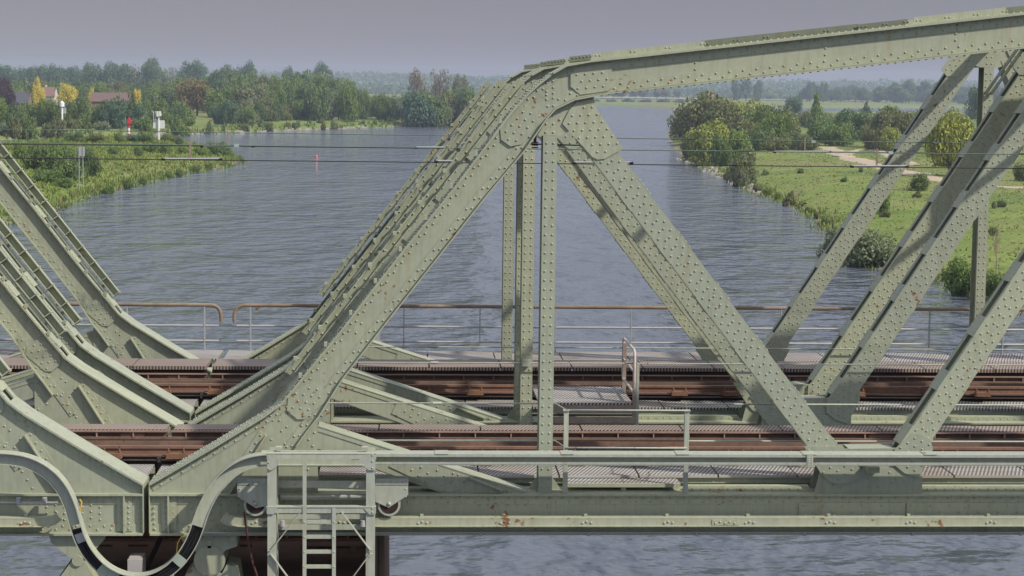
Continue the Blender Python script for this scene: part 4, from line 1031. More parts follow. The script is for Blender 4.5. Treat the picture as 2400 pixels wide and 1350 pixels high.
tree(1075, 238, 180, 50, 'round', 'greygreen', 'grey green round tree right of the two bare trees', gz=3, dist=1120)
tree(585, 268, 200, 85, 'dense', 'greygreen', 'wide grey green willow at the front of the wood', gz=2.5, dist=720)
tree(580, 298, 235, 60, 'densebush', 'greygreen', 'low grey green willow bush before the wide willow', 'shrub', name='shrub', gz=2)
tree(983, 297, 222, 90, 'densebush', 'bluegreen', 'large round willow at the water left of the end posts', gz=1.2, trunk=.05)
tree(1058, 295, 225, 100, 'densebush', 'olive', 'olive green willow at the water beside the end posts', gz=1.2, trunk=.05)
tree(728, 277, 254, 22, 'densebush', 'blossom', 'pale flowering bush on the left bank below the wood', 'shrub', name='shrub', gz=2)
tree(805, 273, 250, 20, 'densebush', 'blossom', 'second pale flowering bush on the left bank below the wood', 'shrub', name='shrub', gz=2)
# --- mixed wood of the left bank
top = [(-160, 186), (60, 180), (200, 178), (300, 182), (400, 178), (440, 165), (480, 176), (520, 164), (560, 158), (610, 172), (700, 166), (750, 163), (785, 178), (830, 206), (900, 212), (1000, 215), (1140, 200)]
G1 = 'trees of the wood on the left bank'
for x in range(-140, 800, 30):
    tt = prof(top, x)+(14 if x < 470 else 9)
    tree(x+ru(-8, 8), 240, tt+ru(-3, 5), ru(52, 74), random.choice(['round', 'dense']), random.choice(['mid', 'dark', 'olive', 'fresh', 'mid', 'greygreen']), 'rear tree of the green wood on the left bank', group=G1, dist=ru(930, 1000))
for x in range(-20, 830, 24):
    tt = prof(top, x)+(31 if x < 480 else 22)
    if 195 < x < 320: tt = max(tt, 208)
    tree(x+ru(-8, 8), 260, tt+ru(-4, 9), ru(46, 66), random.choice(['round', 'dense']), random.choice(['mid', 'dark', 'mid', 'olive', 'bluegreen', 'fresh', 'greygreen']) if x > 480 else random.choice(['mid', 'olive', 'fresh', 'dark']), 'middle tree of the green wood on the left bank', group='middle trees of the wood on the left bank', dist=ru(860, 910) if x < 480 else ru(790, 850))
for x in range(505, 1120, 22):
    tt = prof(top, x)+(36 if x < 800 else 10)
    tree(x+ru(-8, 8), 280, tt+ru(-6, 12), ru(46, 66), random.choice(['densebush', 'dense']), random.choice(['mid', 'mid', 'bluegreen', 'fresh', 'dark', 'greygreen']), 'front tree of the wood beside the left bank meadow', group='front trees of the wood on the left bank', dist=ru(720, 770))
for x in range(510, 1120, 19):
    tree(x+ru(-8, 8), prof([(520, 296), (800, 276), (1110, 284)], x)+ru(-5, 2), prof([(520, 245), (800, 236), (1110, 238)], x)+ru(-8, 10), ru(40, 58), random.choice(['densebush', 'dense']), random.choice(['mid', 'fresh', 'bluegreen', 'olive', 'dark']), 'rounded bush at the foot of the wood on the left bank', 'shrub', 'bushes at the foot of the wood', 'shrub', gz=1.8, trunk=.05)
# low bushes of the left shore
for x in range(-30, 440, 27):
    b = ru(292, 302); tree(x+ru(-7, 7), b, ru(232, 252), ru(46, 66), 'densebush', random.choice(['mid', 'dark', 'bluegreen', 'fresh', 'mid']), 'tall rounded bush on the far left shore', 'shrub', 'tall bushes on the far left shore', 'shrub', gz=2)
for x in range(-30, 470, 34):
    tree(x+ru(-10, 10), ru(306, 315), ru(275, 292), ru(34, 50), 'bush', random.choice(['fresh', 'mid', 'olive', 'greygreen']), 'low bush near the waterline of the far left shore', 'shrub', 'low bushes near the waterline', 'shrub', gz=1)
for x in range(500, 960, 27):
    tree(x+ru(-14, 14), prof([(500, 306), (960, 292)], x)+ru(-8, 0), prof([(500, 290), (960, 282)], x)+ru(-8, 2), ru(10, 26), 'bush', random.choice(['fresh', 'mid', 'olive']), 'small shrub in the waterside grass of the left bank', 'shrub', 'small waterside shrubs', 'shrub', gz=1)
# tall hazy trees beyond
for x, t_, w in ((-5, 152, 52), (28, 156, 44), (72, 158, 34), (100, 156, 40), (132, 154, 42), (165, 158, 40), (186, 166, 26)):
    tree(x, 205, t_+3, w*1.45, 'dense', 'bluegreen', 'tall poplar in the hazy row beyond the left wood', group='tall hazy trees beyond the left wood', dist=1500)
for x, t_, w, k in ((211, 151, 40, 'round'), (262, 150, 46, 'round'), (290, 153, 36, 'round'), (322, 154, 30, 'thin'), (363, 141, 46, 'round'), (395, 158, 50, 'thin'), (447, 146, 52, 'dense'), (583, 148, 32, 'dense'), (515, 166, 46, 'round'), (540, 156, 40, 'round'), (675, 160, 26, 'round'), (752, 151, 38, 'dense'), (775, 160, 26, 'thin')):
    tree(x, 205, t_+2, w*1.5, 'dense' if k == 'round' else k, 'olive' if k == 'thin' else 'bluegreen', 'broad hazy tree standing above the left wood', group='broad hazy trees above the left wood', dist=1450)
# --- left spit
for x, b, t_, w, lf in ((95, 398, 338, 95, 'mid'), (130, 402, 344, 80, 'fresh'), (160, 420, 352, 92, 'mid'), (205, 412, 350, 62, 'dark'), (60, 372, 335, 60, 'fresh'), (130, 378, 328, 62, 'mid'), (110, 428, 396, 66, 'fresh'), (60, 446, 420, 60, 'olive'), (150, 440, 418, 50, 'fresh'), (175, 335, 310, 56, 'mid'), (225, 334, 314, 56, 'olive'), (280, 334, 313, 26, 'mid'), (315, 334, 316, 36, 'bluegreen'), (345, 336, 312, 42, 'mid'), (395, 332, 314, 36, 'mid'), (265, 362, 345, 26, 'mid'), (324, 366, 344, 26, 'mid'), (352, 356, 334, 40, 'fresh'), (385, 360, 334, 34, 'mid'), (428, 362, 344, 30, 'fresh'), (470, 364, 345, 34, 'fresh'), (512, 362, 334, 54, 'mid'), (538, 366, 350, 22, 'mid'), (420, 340, 322, 26, 'mid'), (396, 416, 402, 22, 'mid'), (420, 412, 396, 22, 'mid'), (458, 403, 388, 26, 'mid'), (490, 397, 384, 22, 'mid'), (526, 388, 378, 14, 'mid'), (568, 381, 371, 14, 'olive'), (300, 440, 420, 30, 'mid'), (335, 432, 416, 26, 'fresh'), (255, 452, 436, 34, 'fresh')):
    tree(x, b, t_, w, 'densebush', lf, 'leafy green bush growing on the grassy spit at left', 'shrub', 'bushes on the grassy spit', 'shrub', gz=2.6)
# --- right bank
tree(1655, 335, 226, 150, 'willow', 'olive', 'huge olive green willow at the tip of the right bank', gz=1.2, trunk=.04)
tree(1600, 330, 262, 74, 'willow', 'olive', 'olive willow leaning over the water at the tip of the right bank', gz=.8, trunk=.03)
tree(1745, 318, 240, 120, 'willow', 'yellowgreen', 'yellow green willow behind the huge olive willow', gz=1.5, trunk=.04)
tree(1662, 388, 288, 118, 'willow', 'yellowgreen', 'round yellow green willow in front on the right shore', gz=1, trunk=.02)
tree(1625, 376, 318, 76, 'densebush', 'olive', 'olive willow bush overhanging the right shore', 'shrub', name='shrub', gz=.8)
tree(1690, 390, 320, 60, 'densebush', 'mid', 'dark green bush beside the round yellow green willow', 'shrub', name='shrub', gz=1)
tree(1742, 437, 352, 76, 'densebush', 'greygreen', 'grey green willow bush at the waterline of the right bank', 'shrub', name='shrub', gz=.8)
tree(1815, 348, 268, 96, 'willow', 'fresh', 'fresh green tree right of the willows', gz=1.6, trunk=.04)
tree(1770, 340, 285, 70, 'densebush', 'olive', 'olive bush under the willows of the right bank', 'shrub', name='shrub')
tree(1860, 272, 229, 64, 'dense', 'bluegreen', 'dark weeping tree behind the right bank willows', gz=2)
tree(1912, 305, 224, 50, 'cone', 'fresh', 'pointed fresh green tree in the middle of the right bank')
tree(1885, 288, 262, 34, 'densebush', 'brown', 'reddish bush left of the pointed tree', 'shrub', name='shrub')
tree(1945, 312, 276, 62, 'densebush', 'fresh', 'fresh green bush beside the pointed tree', 'shrub', name='shrub')
tree(1998, 330, 262, 110, 'willow', 'dark', 'large dark rounded tree on the right bank meadow', trunk=.04)
tree(2030, 328, 290, 60, 'densebush', 'yellowgreen', 'yellow green bush at the foot of the dark rounded tree', 'shrub', name='shrub')
tree(2075, 345, 255, 104, 'willow', 'olive', 'olive tree right of the dark rounded tree', trunk=.04)
tree(2030, 275, 240, 28, 'cone', 'dark', 'small dark tree against the far water')
tree(1890, 352, 318, 60, 'densebush', 'olive', 'low olive shrub with pale tops beside the track', 'shrub', name='shrub')
tree(1850, 350, 312, 74, 'densebush', 'mid', 'mid green shrub left of the track', 'shrub', name='shrub')
tree(2225, 412, 268, 130, 'willow', 'yellowgreen', 'yellow green tree with a dark trunk beside the sandy track', gz=1.8, trunk=.16)
tree(2292, 290, 204, 72, 'dense', 'bluegreen', 'tall bluish tree behind the right post', gz=2)
tree(2395, 300, 225, 70, 'dense', 'mid', 'green tree at the right edge of the meadow', gz=2)
tree(2155, 447, 408, 60, 'densebush', 'mid', 'single round bush on the meadow below the sandy track', 'shrub', name='shrub', gz=1.8)
tree(2395, 425, 385, 40, 'densebush', 'olive', 'olive bush beside the track at the right edge', 'shrub', name='shrub', gz=1.8)
tree(2062, 500, 425, 58, 'densebush', 'fresh', 'fresh green bush partly behind the far diagonal', 'shrub', name='shrub', gz=1.4)
tree(2040, 622, 548, 150, 'densebush', 'greygreen', 'fallen grey green willow lying in the water at the right bank', 'shrub', name='shrub', gz=.4)
tree(1955, 606, 540, 74, 'densebush', 'greygreen', 'leafy end of the fallen willow over the water', 'shrub', name='shrub', gz=.2)
tree(2265, 690, 612, 130, 'densebush', 'fresh', 'fresh green waterside bush left of the far right post', 'shrub', name='shrub', gz=.5)
tree(2345, 700, 640, 90, 'densebush', 'mid', 'green waterside bush right of the far right post', 'shrub', name='shrub', gz=.8)
tree(2335, 640, 525, 60, 'bare', DRY, 'pale leafless sapling on the grass right of the far post', gz=1.2)
tree(1862, 478, 438, 58, 'bare', DRY, 'pale dead twigs standing on the washed up wood', 'dead shrub', name='dead_shrub', gz=.4)
tree(1850, 480, 452, 34, 'bush', 'olive', 'low olive bush on the washed up wood', 'shrub', name='shrub', gz=.4)
root = empty('driftwood', ground(1862, 481, .2), 'dark washed up tree stump at the right shore', 'driftwood')
for k in range(7):
    m = MB(); p = ground(1836+k*9, 482+ru(-5, 4), .1); m.tube([p, p+Vector((ru(-1.4, 1.4), ru(-1, 1), ru(.1, .9)))], [.2, .07], 6); m.build('log', DARK, root)
for x, b, t_, w, k, lf in ((1830, 335, 256, 96, 'willow', 'olive'), (1790, 330, 252, 90, 'willow', 'fresh'), (1925, 335, 288, 76, 'densebush', 'mid'), (1960, 342, 296, 70, 'densebush', 'fresh'), (2110, 352, 268, 86, 'willow', 'olive'), (2142, 336, 266, 80, 'dense', 'fresh'), (2092, 354, 302, 70, 'densebush', 'yellowgreen'), (2182, 345, 272, 80, 'dense', 'mid'), (2050, 352, 300, 66, 'densebush', 'olive'), (1980, 338, 290, 70, 'densebush', 'mid'), (1900, 300, 262, 60, 'densebush', 'olive'), (2260, 350, 282, 70, 'dense', 'mid'), (1700, 335, 248, 110, 'willow', 'olive'), (1720, 370, 310, 90, 'densebush', 'fresh'), (1780, 352, 302, 80, 'densebush', 'mid'), (1820, 356, 320, 70, 'densebush', 'olive'), (2330, 345, 285, 80, 'dense', 'olive'), (2380, 350, 290, 70, 'dense', 'fresh')):
    tree(x, b, t_, w, k, lf, 'rounded green tree in the belt across the right bank meadow', group='tree belt across the right bank', gz=1.8, trunk=.03)
for x in range(1760, 2420, 26):
    tree(x+ru(-10, 10), ru(278, 292), ru(264, 271), ru(36, 60), 'densebush', random.choice(['mid', 'fresh', 'olive', 'greygreen']), 'low rounded bush along the far edge of the right bank meadow', 'shrub', 'bushes along the far meadow edge', 'shrub', gz=1.6)
# rows on the far right bank
for x in list(range(1408, 1600, 26)):
    tree(x+ru(-5, 5), 236, 209+ru(-2, 3), 26, 'round', 'greygreen', 'round pollard tree in the row on the far bank', group='pollard row on the far bank', dist=2350, trunk=.3)
for x, t_, w, k in ((1725, 190, 30, 'tall'), (1748, 189, 34, 'tall'), (1776, 192, 26, 'tall'), (1898, 193, 32, 'round'), (1928, 195, 24, 'round'), (1970, 205, 40, 'round'), (2020, 206, 46, 'round'), (2060, 205, 36, 'tall'), (2095, 196, 38, 'tall'), (2130, 190, 44, 'dense'), (2165, 194, 40, 'tall'), (2200, 196, 40, 'tall'), (2245, 204, 40, 'round'), (2340, 205, 46, 'round')):
    tree(x, 245, t_, w, k, 'bluegreen', 'dark hazy tree on the far bank beyond the meadow', group='hazy trees on the far bank', dist=2200, trunk=.1)
for x in range(1400, 1660, 40):
    tree(x+ru(-10, 10), 244, 232+ru(-2, 2), 34, 'bush', 'bluegreen', 'low hazy bush along the far waterline', 'shrub', 'low hazy bushes on the far waterline', 'shrub', dist=1900)
for x in range(1640, 2420, 34):
    tree(x+ru(-10, 10), 240, 221+ru(-4, 4), 44, 'round', random.choice(['bluegreen', 'mid']), 'hazy tree in the belt behind the far fields', group='hazy belt behind the far fields', dist=ru(2700, 2900), trunk=.05)

for x in range(1885, 2310, 24):
    tree(x+ru(-6, 6), 245, ru(200, 214), ru(40, 54), random.choice(['round', 'tall', 'dense']), 'bluegreen', 'dark hazy tree on the far bank beyond the meadow', group='hazy trees on the far bank', dist=ru(2130, 2300), trunk=.08)
FIELD = mat('tan_field', (.42, .36, .24), .95, 0, .1); t = NT(FIELD); t.base(t.mix(t.noise(.02, 3), (.26, .235, .15), (.36, .32, .22)))
def field(label, x0, x1, d0, d1):
    n = 40; L = np.array([[ray(x0+(x1-x0)*k/n, 230).x/ray(x0+(x1-x0)*k/n, 230).y*d, d] for d in np.linspace(d0, d1, 8) for k in range(n+1)]); z = hfun(L)+.8
    idx = np.array([[j*(n+1)+k, j*(n+1)+k+1, (j+1)*(n+1)+k+1, (j+1)*(n+1)+k] for j in range(7) for k in range(n)])
    o = bpy.data.objects.new('field', np_mesh('field', np.column_stack([L, z]), idx, [FIELD])); COL.objects.link(o); tag(o, label, 'field', kind='structure')
field('pale tan field behind the pollard row on the far bank', 1395, 1640, 2420, 2850)
field('pale tan field strip behind the far trees at right', 1760, 2420, 2450, 2650)
# far-off woods as one mass
def far_wood():
    r = np.random.default_rng(5); Cs = []; Ns = []; Ss = []
    for dist, n, h0, h1, a0, a1 in ((3000, 420, 10, 17, -27, 35), (3700, 440, 12, 19, -27, 35), (4500, 520, 14, 22, -27, 35)):
        for k in range(n):
            a = R(a0+(a1-a0)*(k+r.uniform(-.4, .4))/n); d = dist*r.uniform(.97, 1.03); x, y = math.sin(a)*d, math.cos(a)*d
            Cs.append((x, y, r.uniform(h0, h1), d))
    Cs = np.array(Cs); zg = np.maximum(hfun(Cs[:, :2]), 0); V = []
    for (x, y, h, d), z in zip(Cs, zg):
        n = 46; dd = r.normal(size=(n, 3)); dd /= np.linalg.norm(dd, axis=1)[:, None]
        C = np.array([x, y, z+h*.5])+dd*np.array([d*.0055, d*.003, h*.55])*np.clip(r.normal(.9, .12, n), .4, 1.2)[:, None]
        N = dd+r.normal(size=(n, 3))*.5; N /= np.linalg.norm(N, axis=1)[:, None]; V.append(leaf_quads(C, N, d*.0011, r))
    V = np.concatenate(V); o = bpy.data.objects.new('distant_wood', np_mesh('distant_wood', V, np.arange(len(V)).reshape(-1, 4), [LF['bluegreen']], False)); COL.objects.link(o)
    tag(o, 'hazy blue green woods on the low hills along the horizon', 'woodland', kind='stuff')
far_wood()

# grass, reeds and weeds
def tufts(name, label, P, h, w, nb, lf, seed):
    r = np.random.default_rng(seed); P = np.asarray(P); z = hfun(P); ok = z > -.25; P = P[ok]; z = z[ok]; n = len(P)*nb
    px = np.repeat(P, nb, 0)+r.normal(size=(n, 2))*w*2.2; pz = np.repeat(z, nb)
    a = r.uniform(0, 6.28, n); hh = h*r.uniform(.5, 1.3, n)*np.repeat(r.uniform(.6, 1.25, len(P)), nb); ux, uy = np.cos(a)*w, np.sin(a)*w; lx, ly = r.normal(size=n)*h*.25, r.normal(size=n)*h*.25
    v0 = np.column_stack([px[:, 0]-ux, px[:, 1]-uy, pz-.1]); v1 = np.column_stack([px[:, 0]+ux, px[:, 1]+uy, pz-.1])
    v2 = np.column_stack([px[:, 0]+ux*.3+lx, px[:, 1]+uy*.3+ly, pz+hh]); v3 = np.column_stack([px[:, 0]-ux*.6+lx, px[:, 1]-uy*.6+ly, pz+hh*.85])
    V = np.stack([v0, v1, v2, v3], 1).reshape(-1, 3)
    o = bpy.data.objects.new(name, np_mesh(name, V, np.arange(4*n).reshape(-1, 4), [lf], False)); COL.objects.link(o); return tag(o, label, 'grass', kind='stuff')
def shore(poly, i0, i1, step, jit):
    out = []
    for k in range(i0, i1):
        a, b = Vector(poly[k]), Vector(poly[k+1]); l = (b-a).length
        for s in np.arange(0, l, step):
            q = a+(b-a)*(s/l); out.append((q.x+ru(-jit, jit), q.y+ru(-jit, jit)))
    return out
REED = leafmat('reed_leaves', (.17, .24, .07), .5, .3); STRAW = leafmat('straw_leaves', (.27, .255, .13), .4, .3); WEED = leafmat('weed_leaves', (.175, .24, .07), .5, .3)
S1 = shore(PNL, 1, 12, .35, 2.2); tufts('reeds', 'green reeds along the near shore of the spit', S1, .6, .11, 6, REED, 1)
tufts('dry_reeds', 'straw coloured reeds along the near shore of the spit', shore(PNL, 1, 11, 1.6, 2.5), .6, .1, 6, STRAW, 2)
S2 = shore(PRL, 4, 19, .45, 2.0); tufts('reeds', 'green waterside grass along the right bank', S2, .5, .11, 6, REED, 3)
tufts('dry_reeds', 'straw coloured grass along the right bank', shore(PRL, 4, 16, 2.2, 3), .55, .1, 5, STRAW, 4)
tufts('reeds', 'tall grass along the waterline of the left bank', shore(lb, 3, 12, 1.0, 6), 1.3, .3, 5, REED, 5)
def scatter(poly, n, xr, yr):
    P = np.column_stack([np.random.default_rng(n).uniform(*xr, n*3), np.random.default_rng(n+1).uniform(*yr, n*3)]); return P[sdist(P, poly) > 1][:n]
tufts('spit_grass', 'long rough grass covering the spit', scatter(PNL, 15000, (-110, -25), (190, 470)), .38, .13, 4, WEED, 6)
tufts('spit_straw', 'dry tan grass patches on the spit', scatter(PNL, 800, (-110, -25), (190, 470)), .42, .14, 4, STRAW, 7)
tufts('meadow_grass', 'short rough grass on the right meadow', scatter(PRL, 6000, (25, 150), (110, 480)), .12, .14, 3, WEED, 8)
tufts('meadow_straw', 'dry grass patches on the right meadow', scatter(PRL, 2000, (30, 150), (110, 430)), .2, .15, 3, STRAW, 9)
for k in range(26):
    x = ru(1700, 2380); y = ru(395, 600)
    if y > 430+(x-1760)*.36 or y < 300: continue
    tree(x, y, y-ru(5, 12), ru(12, 30), 'bush', random.choice(['olive', 'mid', 'greygreen', 'olive']), 'small tuft of scrub on the right meadow', 'shrub', 'scrub tufts on the right meadow', 'shrub', gz=1.6)
for x, y in ((1775, 449), (1800, 458), (1822, 466), (1895, 500), (1915, 512), (1705, 420), (1935, 528)):
    tree(x, y, y-ru(10, 18), ru(18, 34), 'densebush', random.choice(['olive', 'fresh', 'mid']), 'low waterside bush on the right shore', 'shrub', 'low waterside bushes on the right shore', 'shrub', gz=.8)
STONE = mat('bank_stone', (.33, .31, .28), .9); t = NT(STONE); t.base(t.mix(t.noise(.8, 4), (.2, .18, .16), (.46, .43, .39)))
m = MB(); rs = random.Random(3)
for x, y in shore(lb, 3, 12, .9, 1.6)+shore(PRL, 4, 8, .7, 1.2):
    s = rs.uniform(.25, .6); z = H1(x, y)
    if z > -.5: m.add([(x+s*a*rs.uniform(.6, 1.2), y+s*b*rs.uniform(.6, 1.2), z+s*c*rs.uniform(.5, 1)+.1) for a, b, c in ((-1, -1, -1), (1, -1, -1), (1, 1, -1), (-1, 1, -1), (-.6, -.6, .7), (.7, -.5, .6), (.5, .7, .7), (-.6, .6, .5))], [(0, 3, 2, 1), (4, 5, 6, 7), (0, 1, 5, 4), (1, 2, 6, 5), (2, 3, 7, 6), (3, 0, 4, 7)])
tag(m.build('bank_stones', STONE), 'pale riprap stones along the waterlines', 'stones', kind='stuff')

# ------------------------------------------------------------------ houses and things on the banks
ROOF = mat('brown_roof_tiles', (.15, .1, .09), .8); t = NT(ROOF)
wv = t.n('ShaderNodeTexWave', wave_type='BANDS', bands_direction='Z'); wv.inputs['Scale'].default_value = 1.4; t.l(t.pos(), wv.inputs['Vector'])
t.base(t.mix(wv.outputs['Fac'], (.115, .075, .068), (.18, .12, .105)))
BRICK = mat('brown_brick', (.2, .14, .1), .9); t = NT(BRICK); t.base(t.mix(t.noise(4, 4), (.15, .1, .075), (.25, .18, .13)))
CREAM = mat('cream_render', (.55, .52, .46), .8); SLATE = mat('dark_slate', (.07, .07, .09), .6); GLASS = mat('window_glass', (.03, .035, .04), .08)
def house(px, roof_y, ridge_y, wpx, dist, label, wallm, roofm, depth=9, hip=.22, chimney=True):
    v = ray(px, roof_y); p = Vector((v.x, v.y, 0))*(dist/v.y); s = dist/F
    ze = H+ray(px, roof_y).z/ray(px, roof_y).y*dist; zr = H+ray(px, ridge_y).z/ray(px, ridge_y).y*dist; z0 = H1(p.x, p.y)-.5; w = wpx*s/2
    root = empty('house', (p.x, dist, z0), label, 'house'); y0, y1 = dist-depth/2, dist+depth/2; x = p.x; e = .45
    m = MB(); m.box(x-w, x+w, y0, y1, z0, ze); 
    m.prism([(0, 0)], 0, 0) if False else None
    m.add([(x-w, y0, ze), (x-w, y1, ze), (x-w, dist, zr-.25)], [(0, 2, 1)]); m.add([(x+w, y0, ze), (x+w, y1, ze), (x+w, dist, zr-.25)], [(0, 1, 2)])
    m.build('wall', wallm, root)
    m = MB(); th = .18
    a = [(x-w-e, y0-e, ze-.25), (x+w+e, y0-e, ze-.25), (x+w+e-hip*w, dist, zr), (x-w-e+.0*w, dist, zr)]; b = [(x+w+e, y1+e, ze-.25), (x-w-e, y1+e, ze-.25), a[3], a[2]]
    for q in (a, b): m.add(q+[(i, j, k-th) for i, j, k in q], [(0, 1, 2, 3), (7, 6, 5, 4), (0, 4, 5, 1), (1, 5, 6, 2), (2, 6, 7, 3), (3, 7, 4, 0)])
    rf = m.build('roof', roofm, root)
    if chimney: m = MB(); m.box(x-.1*w, x+.06*w, dist+.4, dist+1.2, zr-1.2, zr+.9); m.build('chimney', wallm, rf)
    for k in (-.55, 0.05, .55):
        m = MB(); m.box(x+k*w-.7, x+k*w+.7, y0-.06, y0-.005, z0+1.2, z0+2.6); wn = m.build('window', WHITE, root)
        m = MB(); m.box(x+k*w-.58, x+k*w+.58, y0-.075, y0-.062, z0+1.32, z0+2.48); m.build('pane', GLASS, wn)
house(262, 236, 217, 84, 700, 'wide low house with a brown tiled roof and deep eaves behind the bushes', BRICK, ROOF)
house(108, 224, 204, 46, 830, 'pale gabled house with a red roof between the yellow trees', CREAM, mat('red_roof_tiles', (.19, .115, .095), .8))
house(48, 240, 217, 44, 780, 'dark slate roofed house at the far left beside the purple tree', BRICK, SLATE)
house(150, 222, 203, 40, 900, 'small dark roofed house behind the large yellow tree', BRICK, SLATE, chimney=False)
house(1669, 227, 222, 9, 2450, 'tiny red roofed white house far behind the right bank willows', WHITE, mat('bright_red_roof', (.4, .08, .05), .8), 8, .1, False)
p = ground(530, 283, 2.4); root = empty('brick_wall', p, 'low brown brick retaining wall on the left bank meadow', 'wall'); s = p.y/F; x0 = ground(490, 286, 2.4); 
m = MB(); m.box(p.x-18*s, p.x+52*s, p.y, p.y+.6, p.z-1, p.z+14*s); m.prism([(p.x-45*s, p.z-1), (p.x-18*s, p.z-1), (p.x-18*s, p.z+12*s)], p.y, p.y+.6); m.build('wall', BRICK, root)
m = MB(); m.box(p.x-18*s, p.x+52*s, p.y-.08, p.y+.68, p.z+14*s, p.z+16*s); m.build('coping', STONE, root)
def marker(px, by, gz): p = ground(px, by, gz); return p, p.y/F, max(H1(p.x, p.y), .1)
# light beacons
p, s, z = marker(146, 300, 2); zt_ = lambda py, y: H+ray(146, py).z/ray(146, py).y*y
root = empty('light_beacon', (p.x, p.y, z), 'white beacon pole with a round lamp and a grey board, far left', 'beacon')
m = MB(); m.tube([(p.x, p.y, z-.5), (p.x, p.y, zt_(250, p.y))], .28, 8); m.build('pole', WHITE, root)
m = MB(); m.tube([(p.x, p.y, zt_(250, p.y)), (p.x, p.y, zt_(240, p.y))], .7, 12); m.tube([(p.x, p.y, zt_(240, p.y)), (p.x, p.y, zt_(236, p.y))], [.55, .1], 10); m.build('lamp', WHITE, root)
m = MB(); m.box(p.x-5*s, p.x+9*s, p.y+.3, p.y+.36, zt_(266, p.y), zt_(252, p.y)); m.build('board', GREY, root)
p, s, z = marker(372, 326, 2.6); zq = lambda py: H+ray(372, py).z/ray(372, py).y*p.y
root = empty('light_beacon', (p.x, p.y, z), 'white beacon pole with ladder frame, lamp box and pale board on the spit', 'beacon')
m = MB(); m.tube([(p.x, p.y, z-.5), (p.x, p.y, zq(274))], .2, 8); m.build('pole', WHITE, root)
m = MB(); m.box(p.x-13*s, p.x+14*s, p.y+.25, p.y+.3, zq(301), zq(282)); m.build('board', mat('pale_board', (.62, .63, .62), .6), root)
m = MB(); m.box(p.x-4*s, p.x+4*s, p.y-.5, p.y+.3, zq(273), zq(261)); m.prism([(p.x+3*s, zq(273)), (p.x+8*s, zq(270)), (p.x+6*s, zq(260)), (p.x+1*s, zq(261))], p.y-.6, p.y-.52); m.build('lamp_box', WHITE, root)
m = MB()
for dx in (-12, -7): m.box(p.x+dx*s, p.x+(dx+1)*s, p.y-.1, p.y, zq(282), zq(261))
for py in (262, 268, 274, 280): m.box(p.x-12*s, p.x-3*s, p.y-.1, p.y, zq(py+.8), zq(py))
m.build('ladder_frame', WHITE, root)
p, s, z = marker(302, 322, 2.2); zq = lambda py: H+ray(302, py).z/ray(302, py).y*p.y
root = empty('channel_marker', (p.x, p.y, z), 'red and white striped channel marker post with a red top on the spit', 'marker')
for a, b, mt in ((324, 313, REDP), (313, 300, WHITE), (300, 288, REDP)):
    m = MB(); m.tube([(p.x, p.y, zq(a)), (p.x, p.y, zq(b))], .28, 8); m.build('band', mt, root)
m = MB(); m.prism([(p.x-3*s, zq(291)), (p.x+6*s, zq(289)), (p.x+4*s, zq(278)), (p.x+.5*s, zq(275)), (p.x-2.5*s, zq(280))], p.y-.5, p.y+.4); m.build('topmark', REDP, root)
m = MB()
for dx in (-8, -5): m.tube([(p.x+dx*s, p.y, z-.3), (p.x+dx*s, p.y, zq(274 if dx == -8 else 280))], .07, 6)
for py in (284, 294, 304, 314): m.box(p.x-8*s, p.x-3*s, p.y-.05, p.y+.05, zq(py+.7), zq(py))
m.build('ladder', GREY, root)
p, s, z = marker(191, 415, 2.4); zq = lambda py: H+ray(191, py).z/ray(191, py).y*p.y
root = empty('board_sign', (p.x, p.y, z), 'grey sign board seen from behind on two thin posts on the spit', 'sign')
m = MB(); m.box(p.x-7.5*s, p.x+8.5*s, p.y-.06, p.y-.02, zq(366), zq(344)); m.build('board', GREY, root)
for dx in (-5, 4): m = MB(); m.tube([(p.x+dx*s, p.y-.1, z-.5), (p.x+dx*s, p.y-.1, zq(345))], .06, 6); m.build('post', GALV, root)
p, s, z = marker(362, 262, 3.5); root = empty('street_lamp', (p.x, p.y, z), 'thin grey street lamp beside the brown leaved tree', 'street lamp'); zl = H+ray(362, 226).z/ray(362, 226).y*p.y
m = MB(); m.tube([(p.x, p.y, z-.5), (p.x, p.y, zl), (p.x+5*s, p.y, zl+.1)], .09, 6); m.build('pole', GALV, root); m = MB(); m.box(p.x+3*s, p.x+7*s, p.y-.15, p.y+.15, zl, zl+.18); m.build('lamp_head', GALV, root)
p, s, z = marker(1746, 355, 1.5); root = empty('channel_marker', (p.x, p.y, z), 'small red topped marker post on the right bank behind the grey green bush', 'marker')
m = MB(); m.tube([(p.x, p.y, z-.3), (p.x, p.y, z+13*s)], .18, 8); m.build('post', WHITE, root); m = MB(); m.box(p.x-4*s, p.x+4*s, p.y-.2, p.y+.2, z+9*s, z+15*s); m.build('topmark', REDP, root)
def buoy(px, py, k, label):
    p = ground(px, py, 0); root = empty('buoy', (p.x, p.y, 0), label, 'buoy', 'red river buoys'); s = p.y/F*k
    m = MB(); m.tube([(p.x, p.y, -.3), (p.x, p.y, 2.0*s), (p.x, p.y, 2.6*s)], [6.6*s, 6.6*s, 5.8*s], 16); m.build('float', REDP, root)
    m = MB(); m.tube([(p.x, p.y, 2.6*s), (p.x, p.y, 9.5*s), (p.x, p.y, 11.5*s)], [5*s, 3.6*s, 2.6*s], 14); m.tube([(p.x, p.y, 11.5*s), (p.x, p.y, 14*s)], [1.2*s, .8*s], 8); m.build('body', REDP, root)
    m = MB(); m.box(p.x-1.8*s, p.x+1.8*s, p.y-4.9*s, p.y-4.2*s, 5*s, 9*s); m.build('band', WHITE, root)
buoy(742, 370, .64, 'red buoy floating alone in the open river'); buoy(1031, 363, .55, 'smaller red buoy seen through the end posts')

